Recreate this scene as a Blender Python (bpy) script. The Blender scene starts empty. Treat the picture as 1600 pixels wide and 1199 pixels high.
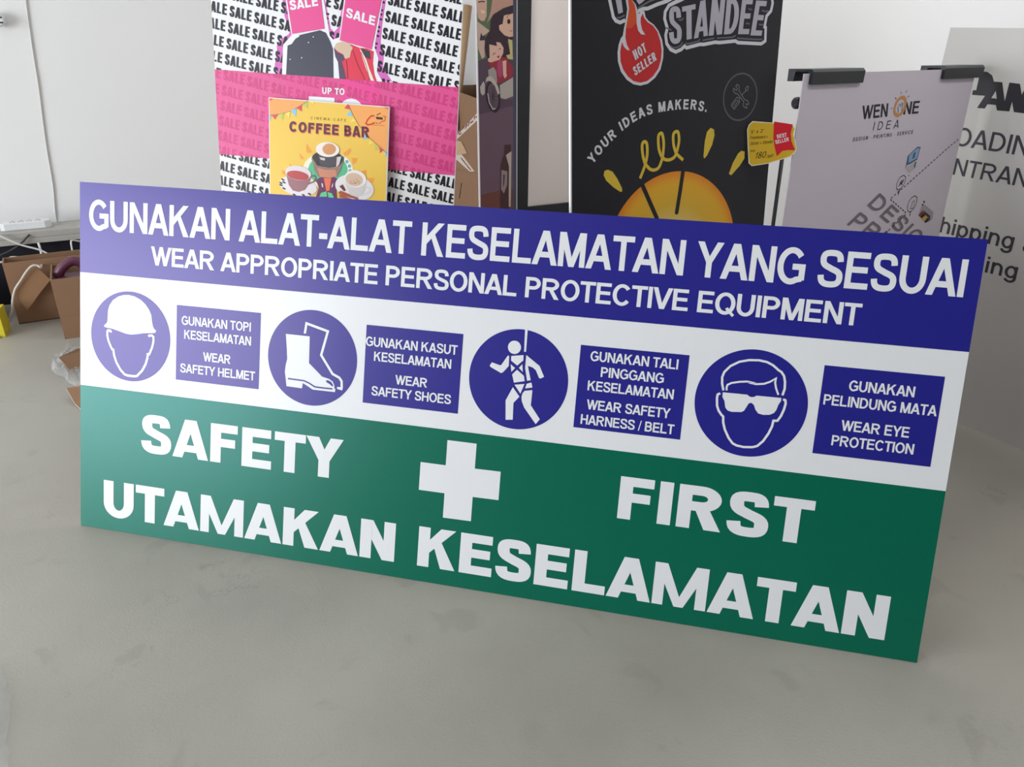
import bpy, bmesh, math, random
from mathutils import Vector, Matrix
from mathutils.geometry import tessellate_polygon

random.seed(7)
SC = bpy.context.scene
COL = SC.collection

# ------------------------------------------------------------------ camera
# pose recovered from the rectangular sign: world X runs along the sign's foot, Z is up
RCAM = Matrix(((0.97572, 0.10640, -0.19144), (0.21854, -0.41551, 0.88292), (0.01440, -0.90335, -0.42867)))
CCAM = Vector((1.7302, -1.6086, 1.4389))
FPX = 1175.1
cam_data = bpy.data.cameras.new('camera')
cam_data.sensor_width = 36.0
cam_data.lens = FPX / 1600 * 36
cam_data.clip_start = 0.05
cam = bpy.data.objects.new('camera', cam_data)
COL.objects.link(cam)
Mx = Matrix.Identity(4)
for i in range(3):
    Mx[i][0] = RCAM[i][0]
    Mx[i][1] = -RCAM[i][1]
    Mx[i][2] = -RCAM[i][2]
    Mx[i][3] = CCAM[i]
cam.matrix_world = Mx
SC.camera = cam

# ------------------------------------------------------------------ world, daylight, exposure
SC.view_settings.view_transform = 'Standard'
SC.view_settings.look = 'None'
SC.view_settings.exposure = 0.50
SC.view_settings.gamma = 1.0
world = bpy.data.worlds.new('world')
SC.world = world
world.use_nodes = True
bg = world.node_tree.nodes['Background']
bg.inputs[0].default_value = (0.80, 0.88, 1.0, 1)
bg.inputs[1].default_value = 1.0

# room axes: CORNER is where the two visible walls meet
CORNER = Vector((0.888, 4.400, 0))
AL, AR = math.radians(41), math.radians(-46)
TL_ = Vector((-math.cos(AL), -math.sin(AL), 0))      # along the left wall, away from the corner
TR_ = Vector((math.cos(AR), math.sin(AR), 0))        # along the right wall, away from the corner
LEN_L, LEN_R, CEIL = 8.2, 7.6, 3.5
WIN = dict(a=1.3, b=5.2, z0=0.15, z1=2.6)         # shop-front glazing in the wall facing the right wall


def area(name, loc, zdir, xdir, sx, sy, radiance, col):
    d = bpy.data.lights.new(name, 'AREA')
    d.shape = 'RECTANGLE'
    d.size, d.size_y = sx, sy
    d.color = col
    d.energy = radiance * math.pi * sx * sy
    o = bpy.data.objects.new(name, d)
    COL.objects.link(o)
    z = (-zdir).normalized()
    x = xdir.normalized()
    y = z.cross(x)
    m = Matrix.Identity(4)
    for k in range(3):
        m[k][0], m[k][1], m[k][2], m[k][3] = x[k], y[k], z[k], loc[k]
    o.matrix_world = m
    return o


wc = CORNER + TL_ * (LEN_L + 0.30) + TR_ * ((WIN['a'] + WIN['b']) / 2)
area('daylight_through_shopfront', wc + Vector((0, 0, (WIN['z0'] + WIN['z1']) / 2)), -TL_, TR_,
     WIN['b'] - WIN['a'], WIN['z1'] - WIN['z0'], 7.0, (0.93, 0.97, 1.0))
for k, (s, n) in enumerate(((1.2, 2.3), (1.2, 4.8), (5.2, 2.6), (5.2, 5.4))):  # unseen fill lamps added under the ceiling, strongest by the right wall
    area('added_ceiling_fill', CORNER + TL_ * s + TR_ * n + Vector((0, 0, CEIL - 0.06)), Vector((0, 0, -1)), TL_,
         1.2, 0.3, 12.5 if s < 3 else 2.5, (1.0, 0.97, 0.93))


# ------------------------------------------------------------------ materials
def lin(c):
    r = []
    for v in c:
        v = v / 255.0
        r.append(v / 12.92 if v <= 0.04045 else ((v + 0.055) / 1.055) ** 2.4)
    return (r[0], r[1], r[2], 1.0)


MATS = {}


def mat(name, rgb, rough=0.5, spec=0.5, var=0.0, scale=30.0, bump=0.0, metal=0.0, trans=0.0, alpha=1.0):
    if name in MATS:
        return MATS[name]
    m = bpy.data.materials.new(name)
    m.use_nodes = True
    nt = m.node_tree
    b = nt.nodes['Principled BSDF']
    b.inputs['Roughness'].default_value = rough
    b.inputs['Specular IOR Level'].default_value = spec
    b.inputs['Metallic'].default_value = metal
    b.inputs['Transmission Weight'].default_value = trans
    b.inputs['Alpha'].default_value = alpha
    col = lin(rgb)
    b.inputs['Base Color'].default_value = col
    tc = nt.nodes.new('ShaderNodeTexCoord')
    nz = nt.nodes.new('ShaderNodeTexNoise')
    nz.inputs['Scale'].default_value = scale
    nz.inputs['Detail'].default_value = 4
    nt.links.new(tc.outputs['Object'], nz.inputs['Vector'])
    mx = nt.nodes.new('ShaderNodeMix')
    mx.data_type = 'RGBA'
    v = max(var, 0.01)
    mx.inputs[6].default_value = [c * (1 - v) for c in col[:3]] + [1]
    mx.inputs[7].default_value = [min(1, c * (1 + v)) for c in col[:3]] + [1]
    nt.links.new(nz.outputs['Fac'], mx.inputs[0])
    nt.links.new(mx.outputs[2], b.inputs['Base Color'])
    if bump:
        bp = nt.nodes.new('ShaderNodeBump')
        bp.inputs['Strength'].default_value = bump
        bp.inputs['Distance'].default_value = 0.01
        nt.links.new(nz.outputs['Fac'], bp.inputs['Height'])
        nt.links.new(bp.outputs[0], b.inputs['Normal'])
    MATS[name] = m
    return m


def ink(rgb, rough=0.36, spec=0.24):
    return mat('print_%d_%d_%d_%d' % (rgb[0], rgb[1], rgb[2], int(rough * 100)), rgb, rough, spec, 0.01, 8)


def floor_material():
    m = bpy.data.materials.new('polished_concrete')
    m.use_nodes = True
    nt = m.node_tree
    N, L = nt.nodes, nt.links
    b = N['Principled BSDF']
    tc = N.new('ShaderNodeTexCoord')
    n1 = N.new('ShaderNodeTexNoise'); n1.inputs['Scale'].default_value = 1.3; n1.inputs['Detail'].default_value = 6
    n2 = N.new('ShaderNodeTexNoise'); n2.inputs['Scale'].default_value = 5.0; n2.inputs['Detail'].default_value = 8
    n2.inputs['Distortion'].default_value = 0.9
    n3 = N.new('ShaderNodeTexNoise'); n3.inputs['Scale'].default_value = 160.0; n3.inputs['Detail'].default_value = 4
    for n in (n1, n2, n3):
        L.new(tc.outputs['Object'], n.inputs['Vector'])
    r1 = N.new('ShaderNodeValToRGB')
    r1.color_ramp.elements[0].position = 0.30; r1.color_ramp.elements[0].color = lin((151, 148, 140))
    r1.color_ramp.elements[1].position = 0.70; r1.color_ramp.elements[1].color = lin((170, 167, 158))
    L.new(n1.outputs['Fac'], r1.inputs[0])
    r2 = N.new('ShaderNodeValToRGB')                       # damp-looking stains with their own outlines
    r2.color_ramp.elements[0].position = 0.62; r2.color_ramp.elements[0].color = (0, 0, 0, 1)
    r2.color_ramp.elements[1].position = 0.68; r2.color_ramp.elements[1].color = (1, 1, 1, 1)
    L.new(n2.outputs['Fac'], r2.inputs[0])
    mx = N.new('ShaderNodeMix'); mx.data_type = 'RGBA'
    mul = N.new('ShaderNodeMath'); mul.operation = 'MULTIPLY'; mul.inputs[1].default_value = 0.22
    L.new(r2.outputs[0], mul.inputs[0])
    L.new(mul.outputs[0], mx.inputs[0])
    L.new(r1.outputs[0], mx.inputs[6])
    mx.inputs[7].default_value = lin((128, 124, 118))
    wv = N.new('ShaderNodeTexVoronoi'); wv.feature = 'DISTANCE_TO_EDGE'; wv.inputs['Scale'].default_value = 0.55
    n4 = N.new('ShaderNodeTexNoise'); n4.inputs['Scale'].default_value = 3.0; n4.inputs['Detail'].default_value = 8
    L.new(tc.outputs['Object'], n4.inputs['Vector'])
    va = N.new('ShaderNodeVectorMath'); va.operation = 'ADD'
    L.new(tc.outputs['Object'], va.inputs[0]); L.new(n4.outputs['Color'], va.inputs[1])
    L.new(va.outputs[0], wv.inputs['Vector'])
    cr = N.new('ShaderNodeMapRange'); cr.inputs[1].default_value = 0.0; cr.inputs[2].default_value = 0.0022
    cr.inputs[3].default_value = 1.0; cr.inputs[4].default_value = 0.0
    L.new(wv.outputs['Distance'], cr.inputs[0])
    br = N.new('ShaderNodeValToRGB')                       # hairline cracks broken into short stretches
    br.color_ramp.elements[0].position = 0.56; br.color_ramp.elements[0].color = (0, 0, 0, 1)
    br.color_ramp.elements[1].position = 0.60; br.color_ramp.elements[1].color = (0.2, 0.2, 0.2, 1)
    L.new(n2.outputs['Fac'], br.inputs[0])
    cm = N.new('ShaderNodeMath'); cm.operation = 'MULTIPLY'
    L.new(cr.outputs[0], cm.inputs[0]); L.new(br.outputs[0], cm.inputs[1])
    mx2 = N.new('ShaderNodeMix'); mx2.data_type = 'RGBA'
    L.new(cm.outputs[0], mx2.inputs[0]); L.new(mx.outputs[2], mx2.inputs[6]); mx2.inputs[7].default_value = lin((84, 80, 76))
    L.new(mx2.outputs[2], b.inputs['Base Color'])
    b.inputs['Roughness'].default_value = 0.42
    b.inputs['Specular IOR Level'].default_value = 0.35
    bp = N.new('ShaderNodeBump'); bp.inputs['Strength'].default_value = 0.10; bp.inputs['Distance'].default_value = 0.004
    L.new(n3.outputs['Fac'], bp.inputs['Height']); L.new(bp.outputs[0], b.inputs['Normal'])
    return m


# ------------------------------------------------------------------ object helpers
def link(name, mesh, parent=None):
    o = bpy.data.objects.new(name, mesh)
    COL.objects.link(o)
    if parent:
        o.parent = parent
    return o


def tag(o, label=None, cat=None, group=None, kind=None):
    if label: o['label'] = label
    if cat: o['category'] = cat
    if group: o['group'] = group
    if kind: o['kind'] = kind
    return o


def empty(name, loc=(0, 0, 0), label=None, cat=None, group=None):
    o = bpy.data.objects.new(name, None)
    o.empty_display_size = 0.1
    COL.objects.link(o)
    o.location = loc
    return tag(o, label, cat, group)


class MB:
    """collects shapes, links them as ONE mesh object"""
    def __init__(self):
        self.v, self.f, self.m, self.mats, self.sm = [], [], [], [], []

    def mi(self, mt):
        if mt not in self.mats:
            self.mats.append(mt)
        return self.mats.index(mt)

    def face(self, pts, mt, smooth=False):
        i = len(self.v)
        self.v += [tuple(p) for p in pts]
        self.f.append(tuple(range(i, i + len(pts))))
        self.m.append(self.mi(mt)); self.sm.append(smooth)

    def grid(self, rows, mt, closed=False, smooth=True):
        i0 = len(self.v)
        n = len(rows[0])
        for r in rows:
            self.v += [tuple(p) for p in r]
        k = self.mi(mt)
        for a in range(len(rows) - 1):
            for c in range(n if closed else n - 1):
                d = (c + 1) % n
                self.f.append((i0 + a * n + c, i0 + a * n + d, i0 + (a + 1) * n + d, i0 + (a + 1) * n + c))
                self.m.append(k); self.sm.append(smooth)

    def box(self, lo, hi, mt, fr=None):
        lo, hi = Vector(lo), Vector(hi)
        c = [Vector((x, y, z)) for x in (lo.x, hi.x) for y in (lo.y, hi.y) for z in (lo.z, hi.z)]
        if fr: c = [fr @ p for p in c]
        for q in ((0, 1, 3, 2), (4, 6, 7, 5), (0, 4, 5, 1), (2, 3, 7, 6), (0, 2, 6, 4), (1, 5, 7, 3)):
            self.face([c[j] for j in q], mt)

    def tube(self, pts, r, mt, n=10, cap=True):
        pts = [Vector(p) for p in pts]
        rows = []
        t0 = (pts[1] - pts[0]).normalized()
        a = t0.orthogonal().normalized()
        for i, p in enumerate(pts):
            t = (pts[min(i + 1, len(pts) - 1)] - pts[max(i - 1, 0)]).normalized()
            a = (a - t * a.dot(t)).normalized()
            b = t.cross(a)
            rr = r[i] if isinstance(r, (list, tuple)) else r
            rows.append([p + (a * math.cos(2 * math.pi * k / n) + b * math.sin(2 * math.pi * k / n)) * rr for k in range(n)])
        self.grid(rows, mt, closed=True)
        if cap:
            self.face(rows[0][::-1], mt); self.face(rows[-1], mt)

    def slab(self, poly, z0, z1, mt, fr=None):
        """polygon (x, y) given thickness z0..z1"""
        q = [Vector((p[0], p[1], 0)) for p in poly]
        g = (lambda p: fr @ p) if fr else (lambda p: p)
        for t in tessellate_polygon([q]):
            self.face([g(Vector((q[j].x, q[j].y, z1))) for j in t], mt)
            self.face([g(Vector((q[j].x, q[j].y, z0))) for j in t[::-1]], mt)
        for j in range(len(q)):
            a, b = q[j], q[(j + 1) % len(q)]
            self.face([g(Vector((a.x, a.y, z0))), g(Vector((b.x, b.y, z0))), g(Vector((b.x, b.y, z1))), g(Vector((a.x, a.y, z1)))], mt)

    def build(self, name, parent=None, bevel=0.0, merge=True):
        me = bpy.data.meshes.new(name)
        me.from_pydata(self.v, [], self.f)
        for mt in self.mats:
            me.materials.append(mt)
        me.polygons.foreach_set('material_index', self.m)
        me.polygons.foreach_set('use_smooth', self.sm)
        bm = bmesh.new(); bm.from_mesh(me)
        if merge:
            bmesh.ops.remove_doubles(bm, verts=bm.verts, dist=1e-5)
            bmesh.ops.recalc_face_normals(bm, faces=bm.faces)
        bm.to_mesh(me); bm.free()
        me.update()
        o = link(name, me, parent)
        if bevel:
            md = o.modifiers.new('bevel', 'BEVEL'); md.width = bevel; md.segments = 2; md.limit_method = 'ANGLE'
        return o


def ray(p):
    d = RCAM @ Vector(((p[0] - 800) / FPX, (p[1] - 599.5) / FPX, 1))
    return d


def on_floor(p, z=0.0):
    d = ray(p)
    return CCAM + d * ((z - CCAM.z) / d.z)


def on_plane(p, p0, n):
    d = ray(p)
    return CCAM + d * ((p0 - CCAM).dot(n) / d.dot(n))


def at_depth(p, Y):
    d = ray(p)
    return CCAM + d * ((Y - CCAM.y) / d.y)


def Z(x0, y0, s):
    """measurements taken in an enlarged part of the photograph"""
    return lambda x, y: (x0 + x / s, y0 + y / s)


class Panel:
    """an upright board: ang = heading of its foot, lean = how far its top leans back; origin on the floor"""
    def __init__(self, name, base, ang, lean, label, cat, group=None, roll=0.0):
        a, t = math.radians(ang), math.radians(lean)
        back = Vector((-math.sin(a), math.cos(a), 0))
        self.d = Vector((math.cos(a), math.sin(a), 0))
        self.u = (Vector((0, 0, 1)) * math.cos(t) + back * math.sin(t)).normalized()
        r = math.radians(roll)                               # tipped sideways within its own plane
        self.d, self.u = self.d * math.cos(r) + self.u * math.sin(r), self.u * math.cos(r) - self.d * math.sin(r)
        self.n = self.d.cross(self.u).normalized()
        self.p0 = Vector(base)
        self.root = empty(name, (0, 0, 0), label, cat, group)
        self.place()

    def place(self):
        m = Matrix.Identity(4)
        for k in range(3):
            m[k][0], m[k][1], m[k][2], m[k][3] = self.d[k], self.u[k], self.n[k], self.p0[k]
        self.root.matrix_world = m

    def uv(self, p, z=0.0):
        w = on_plane(p, self.p0 + self.n * z, self.n) - self.p0
        return Vector((w.dot(self.d), w.dot(self.u)))

    def shift(self, du):
        self.p0 = self.p0 + self.d * du
        self.place()


# ------------------------------------------------------------------ flat print on panels
def bez(p0, p1, p2, p3, n=7):
    out = []
    for i in range(n + 1):
        t = i / n
        a = (1 - t) ** 3; b = 3 * t * (1 - t) ** 2; c = 3 * t * t * (1 - t); d = t ** 3
        out.append((a * p0[0] + b * p1[0] + c * p2[0] + d * p3[0], a * p0[1] + b * p1[1] + c * p2[1] + d * p3[1]))
    return out


def arc(cx, cy, rx, ry, a0, a1, n=14):
    return [(cx + rx * math.cos(math.radians(a0 + (a1 - a0) * i / n)), cy + ry * math.sin(math.radians(a0 + (a1 - a0) * i / n))) for i in range(n + 1)]


def strip(pts, tx, ty=None, closed=False):
    """a pen stroke along pts as quads (tx = pen width across, ty = pen height)"""
    ty = tx if ty is None else ty
    P = [Vector((p[0], p[1])) for p in pts]
    P = [p for i, p in enumerate(P) if i == 0 or (p - P[i - 1]).length > 1e-7]
    n = len(P)
    offs = []
    for i in range(n):
        if closed:
            a, b = P[i - 1], P[(i + 1) % n]
        else:
            a, b = P[max(i - 1, 0)], P[min(i + 1, n - 1)]
        t1 = (P[i] - a) if (P[i] - a).length > 1e-9 else (b - P[i])
        t2 = (b - P[i]) if (b - P[i]).length > 1e-9 else (P[i] - a)
        t1.normalize(); t2.normalize()
        t = (t1 + t2)
        if t.length < 1e-6: t = t1.copy()
        t.normalize()
        nn = Vector((-t.y, t.x))
        c = max(0.5, nn.dot(Vector((-t1.y, t1.x))))
        offs.append(Vector((nn.x * tx / 2 / c, nn.y * ty / 2 / c)))
    out = []
    for i in range(n if closed else n - 1):
        j = (i + 1) % n
        out.append([P[i] + offs[i], P[i] - offs[i], P[j] - offs[j], P[j] + offs[j]])
    return out


def R_(x0, y0, x1, y1):
    return [(x0, y0), (x1, y0), (x1, y1), (x0, y1)]


def glyph(ch, s, b):
    """(advance, left bearing, ink width, polygons); cap height 1, stem s, bar b"""
    sb, rb = 0.075, 0.055
    if ch == ' ': return 0.43, 0, 0, []
    if ch in 'HNUDBREFLPKMI':
        w = dict(H=.86, N=.86, U=.86, D=.88, B=.84, R=.92, E=.78, F=.72, L=.74, P=.80, K=.92, M=1.02, I=s)[ch]
        P = []
        if ch not in 'U': P.append(R_(0, 0, s, 1))
        if ch == 'H': P += [R_(w - s, 0, w, 1), R_(s, .5 - b / 2, w - s, .5 + b / 2)]
        if ch == 'N': P += [R_(w - s, 0, w, 1), [(0, 1), (s * 1.08, 1), (w, 0), (w - s * 1.08, 0)]]
        if ch == 'U':
            P += strip([(s / 2, 1), (s / 2, .42)] + arc(w / 2, .40, w / 2 - s / 2, .415 - b / 2, 180, 360) + [(w - s / 2, .42), (w - s / 2, 1)], s, b)
        if ch == 'D':
            c = w * .42
            P += strip([(0, 1 - b / 2), (c * .8, 1 - b / 2)] + arc(c, .5, w - s / 2 - c, .5 - b / 2, 88, -88) + [(c * .8, b / 2), (0, b / 2)], s, b)
        if ch in 'BPR':
            y0 = .5 - b / 2 + .03 if ch == 'B' else .40
            if ch == 'R': y0 = .42
            top = 1 - b / 2; yb = y0 + b / 2 if ch != 'B' else .52
            c = w * .52; ex = w - s / 2 - (.05 if ch == 'B' else 0.04 if ch == 'R' else 0)
            P += strip([(0, top), (c, top)] + arc(c, (top + yb) / 2, ex - c, (top - yb) / 2, 88, -88) + [(c, yb), (0, yb)], s, b)
            if ch == 'B':
                P += strip([(0, .52), (c, .52)] + arc(c, (.52 + b / 2) / 2, w - s / 2 - c, (.52 - b / 2) / 2, 88, -88) + [(c, b / 2), (0, b / 2)], s, b)
            if ch == 'R':
                P.append([(w * .40, .44), (w * .40 + s * 1.05, .46), (w, 0), (w - s * 1.22, 0)])
        if ch in 'EF':
            P += [R_(s, 1 - b, w - .02 if ch == 'E' else w, 1), R_(s, .52 - b / 2, w - .06, .52 + b / 2)]
            if ch == 'E': P.append(R_(s, 0, w, b))
        if ch == 'L': P.append(R_(s, 0, w, b))
        if ch == 'K':
            P += [[(s * .9, .34), (s * .9, .34 + b * 1.5), (w - s * 1.35, 1), (w - .02, 1)], [(w * .40, .58), (w * .40 + s * .55, .74), (w, 0), (w - s * 1.25, 0)]]
        if ch == 'M' and s > .26:
            w = 1.16; s2 = s * .84; q = s * .70
            P = [R_(0, 0, s2, 1), R_(w - s2, 0, w, 1), [(0, 1), (s2 * 1.15, 1), (w / 2 + q / 2, 0), (w / 2 - q / 2, 0)], [(w, 1), (w - s2 * 1.15, 1), (w / 2 - q / 2, 0), (w / 2 + q / 2, 0)]]
        elif ch == 'M':
            q = s * .98
            P += [R_(w - s, 0, w, 1), [(0, 1), (q * 1.25, 1), (w / 2 + q / 2, 0), (w / 2 - q / 2, 0)], [(w, 1), (w - q * 1.25, 1), (w / 2 - q / 2, 0), (w / 2 + q / 2, 0)]]
        return w + 2 * sb, sb, w, P
    if ch in 'OCGQ':
        w = .98 if ch in 'OQ' else .93 if ch == 'C' else .96
        rx, ry = w / 2 - s / 2, .515 - b / 2
        if ch in 'OQ':
            P = strip(arc(w / 2, .5, rx, ry, 0, 360, 32)[:-1], s, b, True)
            if ch == 'Q': P.append([(w * .52, .26), (w * .64, .34), (w + .0, .0), (w - .10, -.09)])
        elif ch == 'C':
            P = strip(arc(.48, .5, .48 - s / 2, ry, 38, 322, 28), s, b)
        else:
            P = strip(arc(.48, .5, .48 - s / 2, ry, 38, 300, 26) + [(w - s * .45, .17)], s, b) + [R_(w - s, .12, w, .40), R_(w * .54, .40, w, .40 + b)]
        return w + 2 * rb, rb, w, P
    if ch == 'S':
        w = .84
        hx = w / 2 - s / 2; t, o = 1.012 - b / 2, -.012 + b / 2
        mid = .505
        pts = bez((w - s * .55 - .02, .70), (w - s * .55 - .03, .90), (w / 2 + hx * .6, t), (w / 2, t)) \
            + bez((w / 2, t), (w / 2 - hx * .65, t), (s / 2 + .025, .90), (s / 2 + .025, .745)) \
            + bez((s / 2 + .025, .745), (s / 2 + .03, .57), (w / 2 - hx * .4, .565), (w / 2, mid)) \
            + bez((w / 2, mid), (w / 2 + hx * .55, .445), (w - s / 2, .43), (w - s / 2, .275)) \
            + bez((w - s / 2, .275), (w - s / 2, .10), (w / 2 + hx * .62, o), (w / 2, o)) \
            + bez((w / 2, o), (w / 2 - hx * .66, o), (s * .52, .13), (s * .5, .315))
        return w + 2 * rb, rb, w, strip(pts, s, b)
    if ch == 'J':
        w = .66
        return w + .12, .05, w, strip([(w - s / 2, 1), (w - s / 2, .36)] + arc(w / 2, .34, w / 2 - s / 2, .355 - b / 2, 0, -180), s, b)
    if ch in 'AV':
        w = .98; hv = s > .26
        q = s * (.98 if hv else 1.1); t = s * (1.12 if hv else 1.2)
        P = [[(0, 0), (q, 0), (w / 2 - t / 2 + q, 1), (w / 2 - t / 2, 1)], [(w - q, 0), (w, 0), (w / 2 + t / 2, 1), (w / 2 + t / 2 - q, 1)]]
        if ch == 'A': P.append(R_(w * .20, .16 if hv else .22, w * .80, .16 + b * .85 if hv else .22 + b))
        else: P = [[(x, 1 - y) for x, y in p] for p in P]
        return w + .02, .01, w, P
    if ch == 'W':
        w = 1.34; q = s * 1.02
        P = []
        for (x0, x1) in ((0, .27), (.5, .27), (.5, .73), (1.0, .73)):
            a = x0 * (w - q); c = x1 * (w - q)
            P.append([(a, 1), (a + q, 1), (c + q, 0), (c, 0)])
        return w + .02, .01, w, P
    if ch == 'X':
        w = .92; q = s * 1.25
        return w + .04, .02, w, [[(0, 1), (q, 1), (w, 0), (w - q, 0)], [(w - q, 1), (w, 1), (q, 0), (0, 0)]]
    if ch == 'Y':
        w = .94; q = s * 1.15
        return w + .02, .01, w, [R_(w / 2 - s / 2, 0, w / 2 + s / 2, .45), [(0, 1), (q, 1), (w / 2 + s / 2, .42), (w / 2 - s / 2, .42)], [(w - q, 1), (w, 1), (w / 2 + s / 2, .42), (w / 2 - s / 2, .42)]]
    if ch == 'Z':
        w = .80
        return w + .08, .04, w, [R_(0, 0, w, b), R_(0, 1 - b, w, 1), [(0, b), (s * 1.2, b), (w, 1 - b), (w - s * 1.2, 1 - b)]]
    if ch == 'T':
        w = .80
        return w + .06, .03, w, [R_(0, 1 - b, w, 1), R_(w / 2 - s / 2, 0, w / 2 + s / 2, 1 - b)]
    if ch == '-': return .46, .05, .36, [R_(0, .27, .36, .27 + b * 1.1)]
    if ch == '.': return .36, .08, s, [R_(0, 0, s, s * .95)]
    if ch == '/': return .40, .02, .36, [[(0, -.02), (s * .55, -.02), (.36, 1.02), (.36 - s * .55, 1.02)]]
    if ch == "'": return .3, .08, s, [R_(0, .68, s, 1)]
    if ch == '+': return .8, .08, .62, [R_(0, .35 - b / 2, .62, .35 + b / 2), R_(.31 - s / 2, .05, .31 + s / 2, .66)]
    if ch == '*': return .5, .14, .2, [arc(.1, .42, .1, .1, 0, 330, 11)]
    if ch == '&':
        w = .84
        pts = [(w, .0), (.24, .66)] + arc(.38, .80, .19, .17, 200, -60, 14) + bez((.46, .62), (.30, .50), (s / 2, .42), (s / 2, .25)) + bez((s / 2, .25), (s / 2, .0), (.62, -.06), (.76, .40))
        return w + .1, .05, w, strip(pts, s, b)
    if ch in '0':
        w = .72
        return w + .1, .05, w, strip(arc(w / 2, .5, w / 2 - s / 2, .51 - b / 2, 0, 360, 24)[:-1], s, b, True)
    if ch == '1': return .6, .12, .34, [R_(.34 - s, 0, .34, 1), [(0, .78), (.34 - s, .98), (.34, .98), (0, .62)]]
    if ch == '2':
        w = .70
        return w + .1, .05, w, strip(arc(w / 2, .70, w / 2 - s / 2, .30 - b / 2, 165, -20, 12) + [(w * .52, .34), (s * .3, b * .4)], s, b) + [R_(0, 0, w, b)]
    if ch == '5':
        w = .70
        return w + .1, .05, w, [R_(.12, 1 - b, w, 1), R_(.08, .48, .08 + s, 1)] + strip([(.10, .54)] + arc(w / 2 - .02, .32, w / 2 - s / 2, .33 - b / 2, 110, -150, 16), s, b)
    if ch == '7':
        w = .70
        return w + .1, .05, w, [R_(0, 1 - b, w, 1), [(w - s * 1.1, 1 - b), (w, 1 - b), (w * .5, 0), (w * .5 - s, 0)]]
    if ch == '8':
        w = .72
        return w + .1, .05, w, strip(arc(w / 2, .745, w / 2 - s / 2 - .04, .265 - b / 2, 0, 360, 18)[:-1], s, b, True) + strip(arc(w / 2, .27, w / 2 - s / 2, .28 - b / 2, 0, 360, 18)[:-1], s, b, True)
    # lower case; x-height .73
    X = .73
    if ch in 'nhmru':
        w = dict(n=.64, h=.64, m=1.02, r=.42, u=.64)[ch]
        P = [R_(0, 0, s, 1 if ch == 'h' else X)]
        if ch in 'nh': P += strip(arc(w / 2, .40, w / 2 - s / 2, X + .01 - b / 2 - .40, 180, 0) + [(w - s / 2, 0)], s, b)
        if ch == 'm':
            h = (w - s) / 2
            for k in (0, 1):
                P += strip(arc(s / 2 + h * (k + .5), .42, h / 2, X - b / 2 - .42, 180, 0) + [(s / 2 + h * (k + 1), 0)], s, b)
        if ch == 'r': P += strip(arc(w * .62, .36, w * .62 - s / 2, X - b / 2 - .36, 170, 70), s, b)
        if ch == 'u': P = [[(w - x, X - y) for x, y in q] for q in [R_(0, 0, s, X)]] + strip([(s / 2, X)] + arc(w / 2, .33, w / 2 - s / 2, .34 - b / 2, 180, 360), s, b)
        return w + .14, .075, w, P
    if ch in 'pgdbaoceq':
        w = .68 if ch not in 'ce' else .66
        cy, ry = X / 2, X / 2 + .012 - b / 2
        rx = w / 2 - s / 2
        ring = strip(arc(w / 2, cy, rx, ry, 0, 360, 24)[:-1], s, b, True)
        if ch == 'o': P = ring
        elif ch == 'p': P = ring + [R_(0, -.27, s, X)]
        elif ch == 'b': P = ring + [R_(0, 0, s, 1)]
        elif ch == 'd': P = ring + [R_(w - s, 0, w, 1)]
        elif ch == 'q': P = ring + [R_(w - s, -.27, w, X)]
        elif ch == 'g': P = ring + strip([(w - s / 2, X), (w - s / 2, -.02)] + arc(w / 2, -.02, rx, .27 - b / 2, 0, -165), s, b)
        elif ch == 'a': P = ring + [R_(w - s, 0, w, X)]
        elif ch == 'c': P = strip(arc(w / 2, cy, rx, ry, 45, 315, 20), s, b)
        else: P = strip(arc(w / 2, cy, rx, ry, 0, 315, 22), s, b) + [R_(s / 2, cy - b / 2, w - s * .3, cy + b / 2)]
        return w + .12, .06, w, P
    if ch == 'i': return s + .15, .075, s, [R_(0, 0, s, X), R_(0, 1 - b * 1.15, s, 1)]
    if ch == 'l': return s + .15, .075, s, [R_(0, 0, s, 1)]
    if ch == 't': return .42, .03, .36, [R_(.1, .05, .1 + s, .95), R_(0, X - b, .34, X), R_(.1, 0, .34, b)]
    if ch == 'k': return .64, .07, .56, [R_(0, 0, s, 1), [(s, .25), (s, .4), (.40, X), (.54, X)], [(.18, .40), (.32, .5), (.58, 0), (.42, 0)]]
    if ch == 's':
        a, l_, w, P = glyph('S', s / .8, b / X)
        return a * .78, l_ * .78, w * .78, [[(x[0] * .78, x[1] * X) for x in p] for p in P]
    if ch == 'x': return .62, .03, .56, [[(0, X), (s * 1.2, X), (.56, 0), (.56 - s * 1.2, 0)], [(.56 - s * 1.2, X), (.56, X), (s * 1.2, 0), (0, 0)]]
    return .4, 0, .3, []


STY = dict(bold=(.205, .165, 0), black=(.280, .215, 0), reg=(.165, .135, 0), light=(.13, .11, .10), cond=(.37, .175, .01), tall=(.31, .15, .0),
            hand=(.135, .12, .05), round=(.25, .20, .02))


def layout(txt, style, track=0.0):
    s, b, tr = STY[style]
    x = 0; out = []; first = None; last = 0
    for ch in txt:
        adv, lsb, w, P = glyph(ch, s, b)
        if w:
            if first is None: first = x + lsb
            last = x + lsb + w
            out.append((x + lsb, w, P))
        x += adv + tr + track
    return [(a - first, w, P) for a, w, P in out], last - first


def tris(poly):
    q = [Vector((p[0], p[1], 0)) for p in poly]
    if len(q) == 3: return [q]
    return [[q[j] for j in t] for t in tessellate_polygon([q])]


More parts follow.
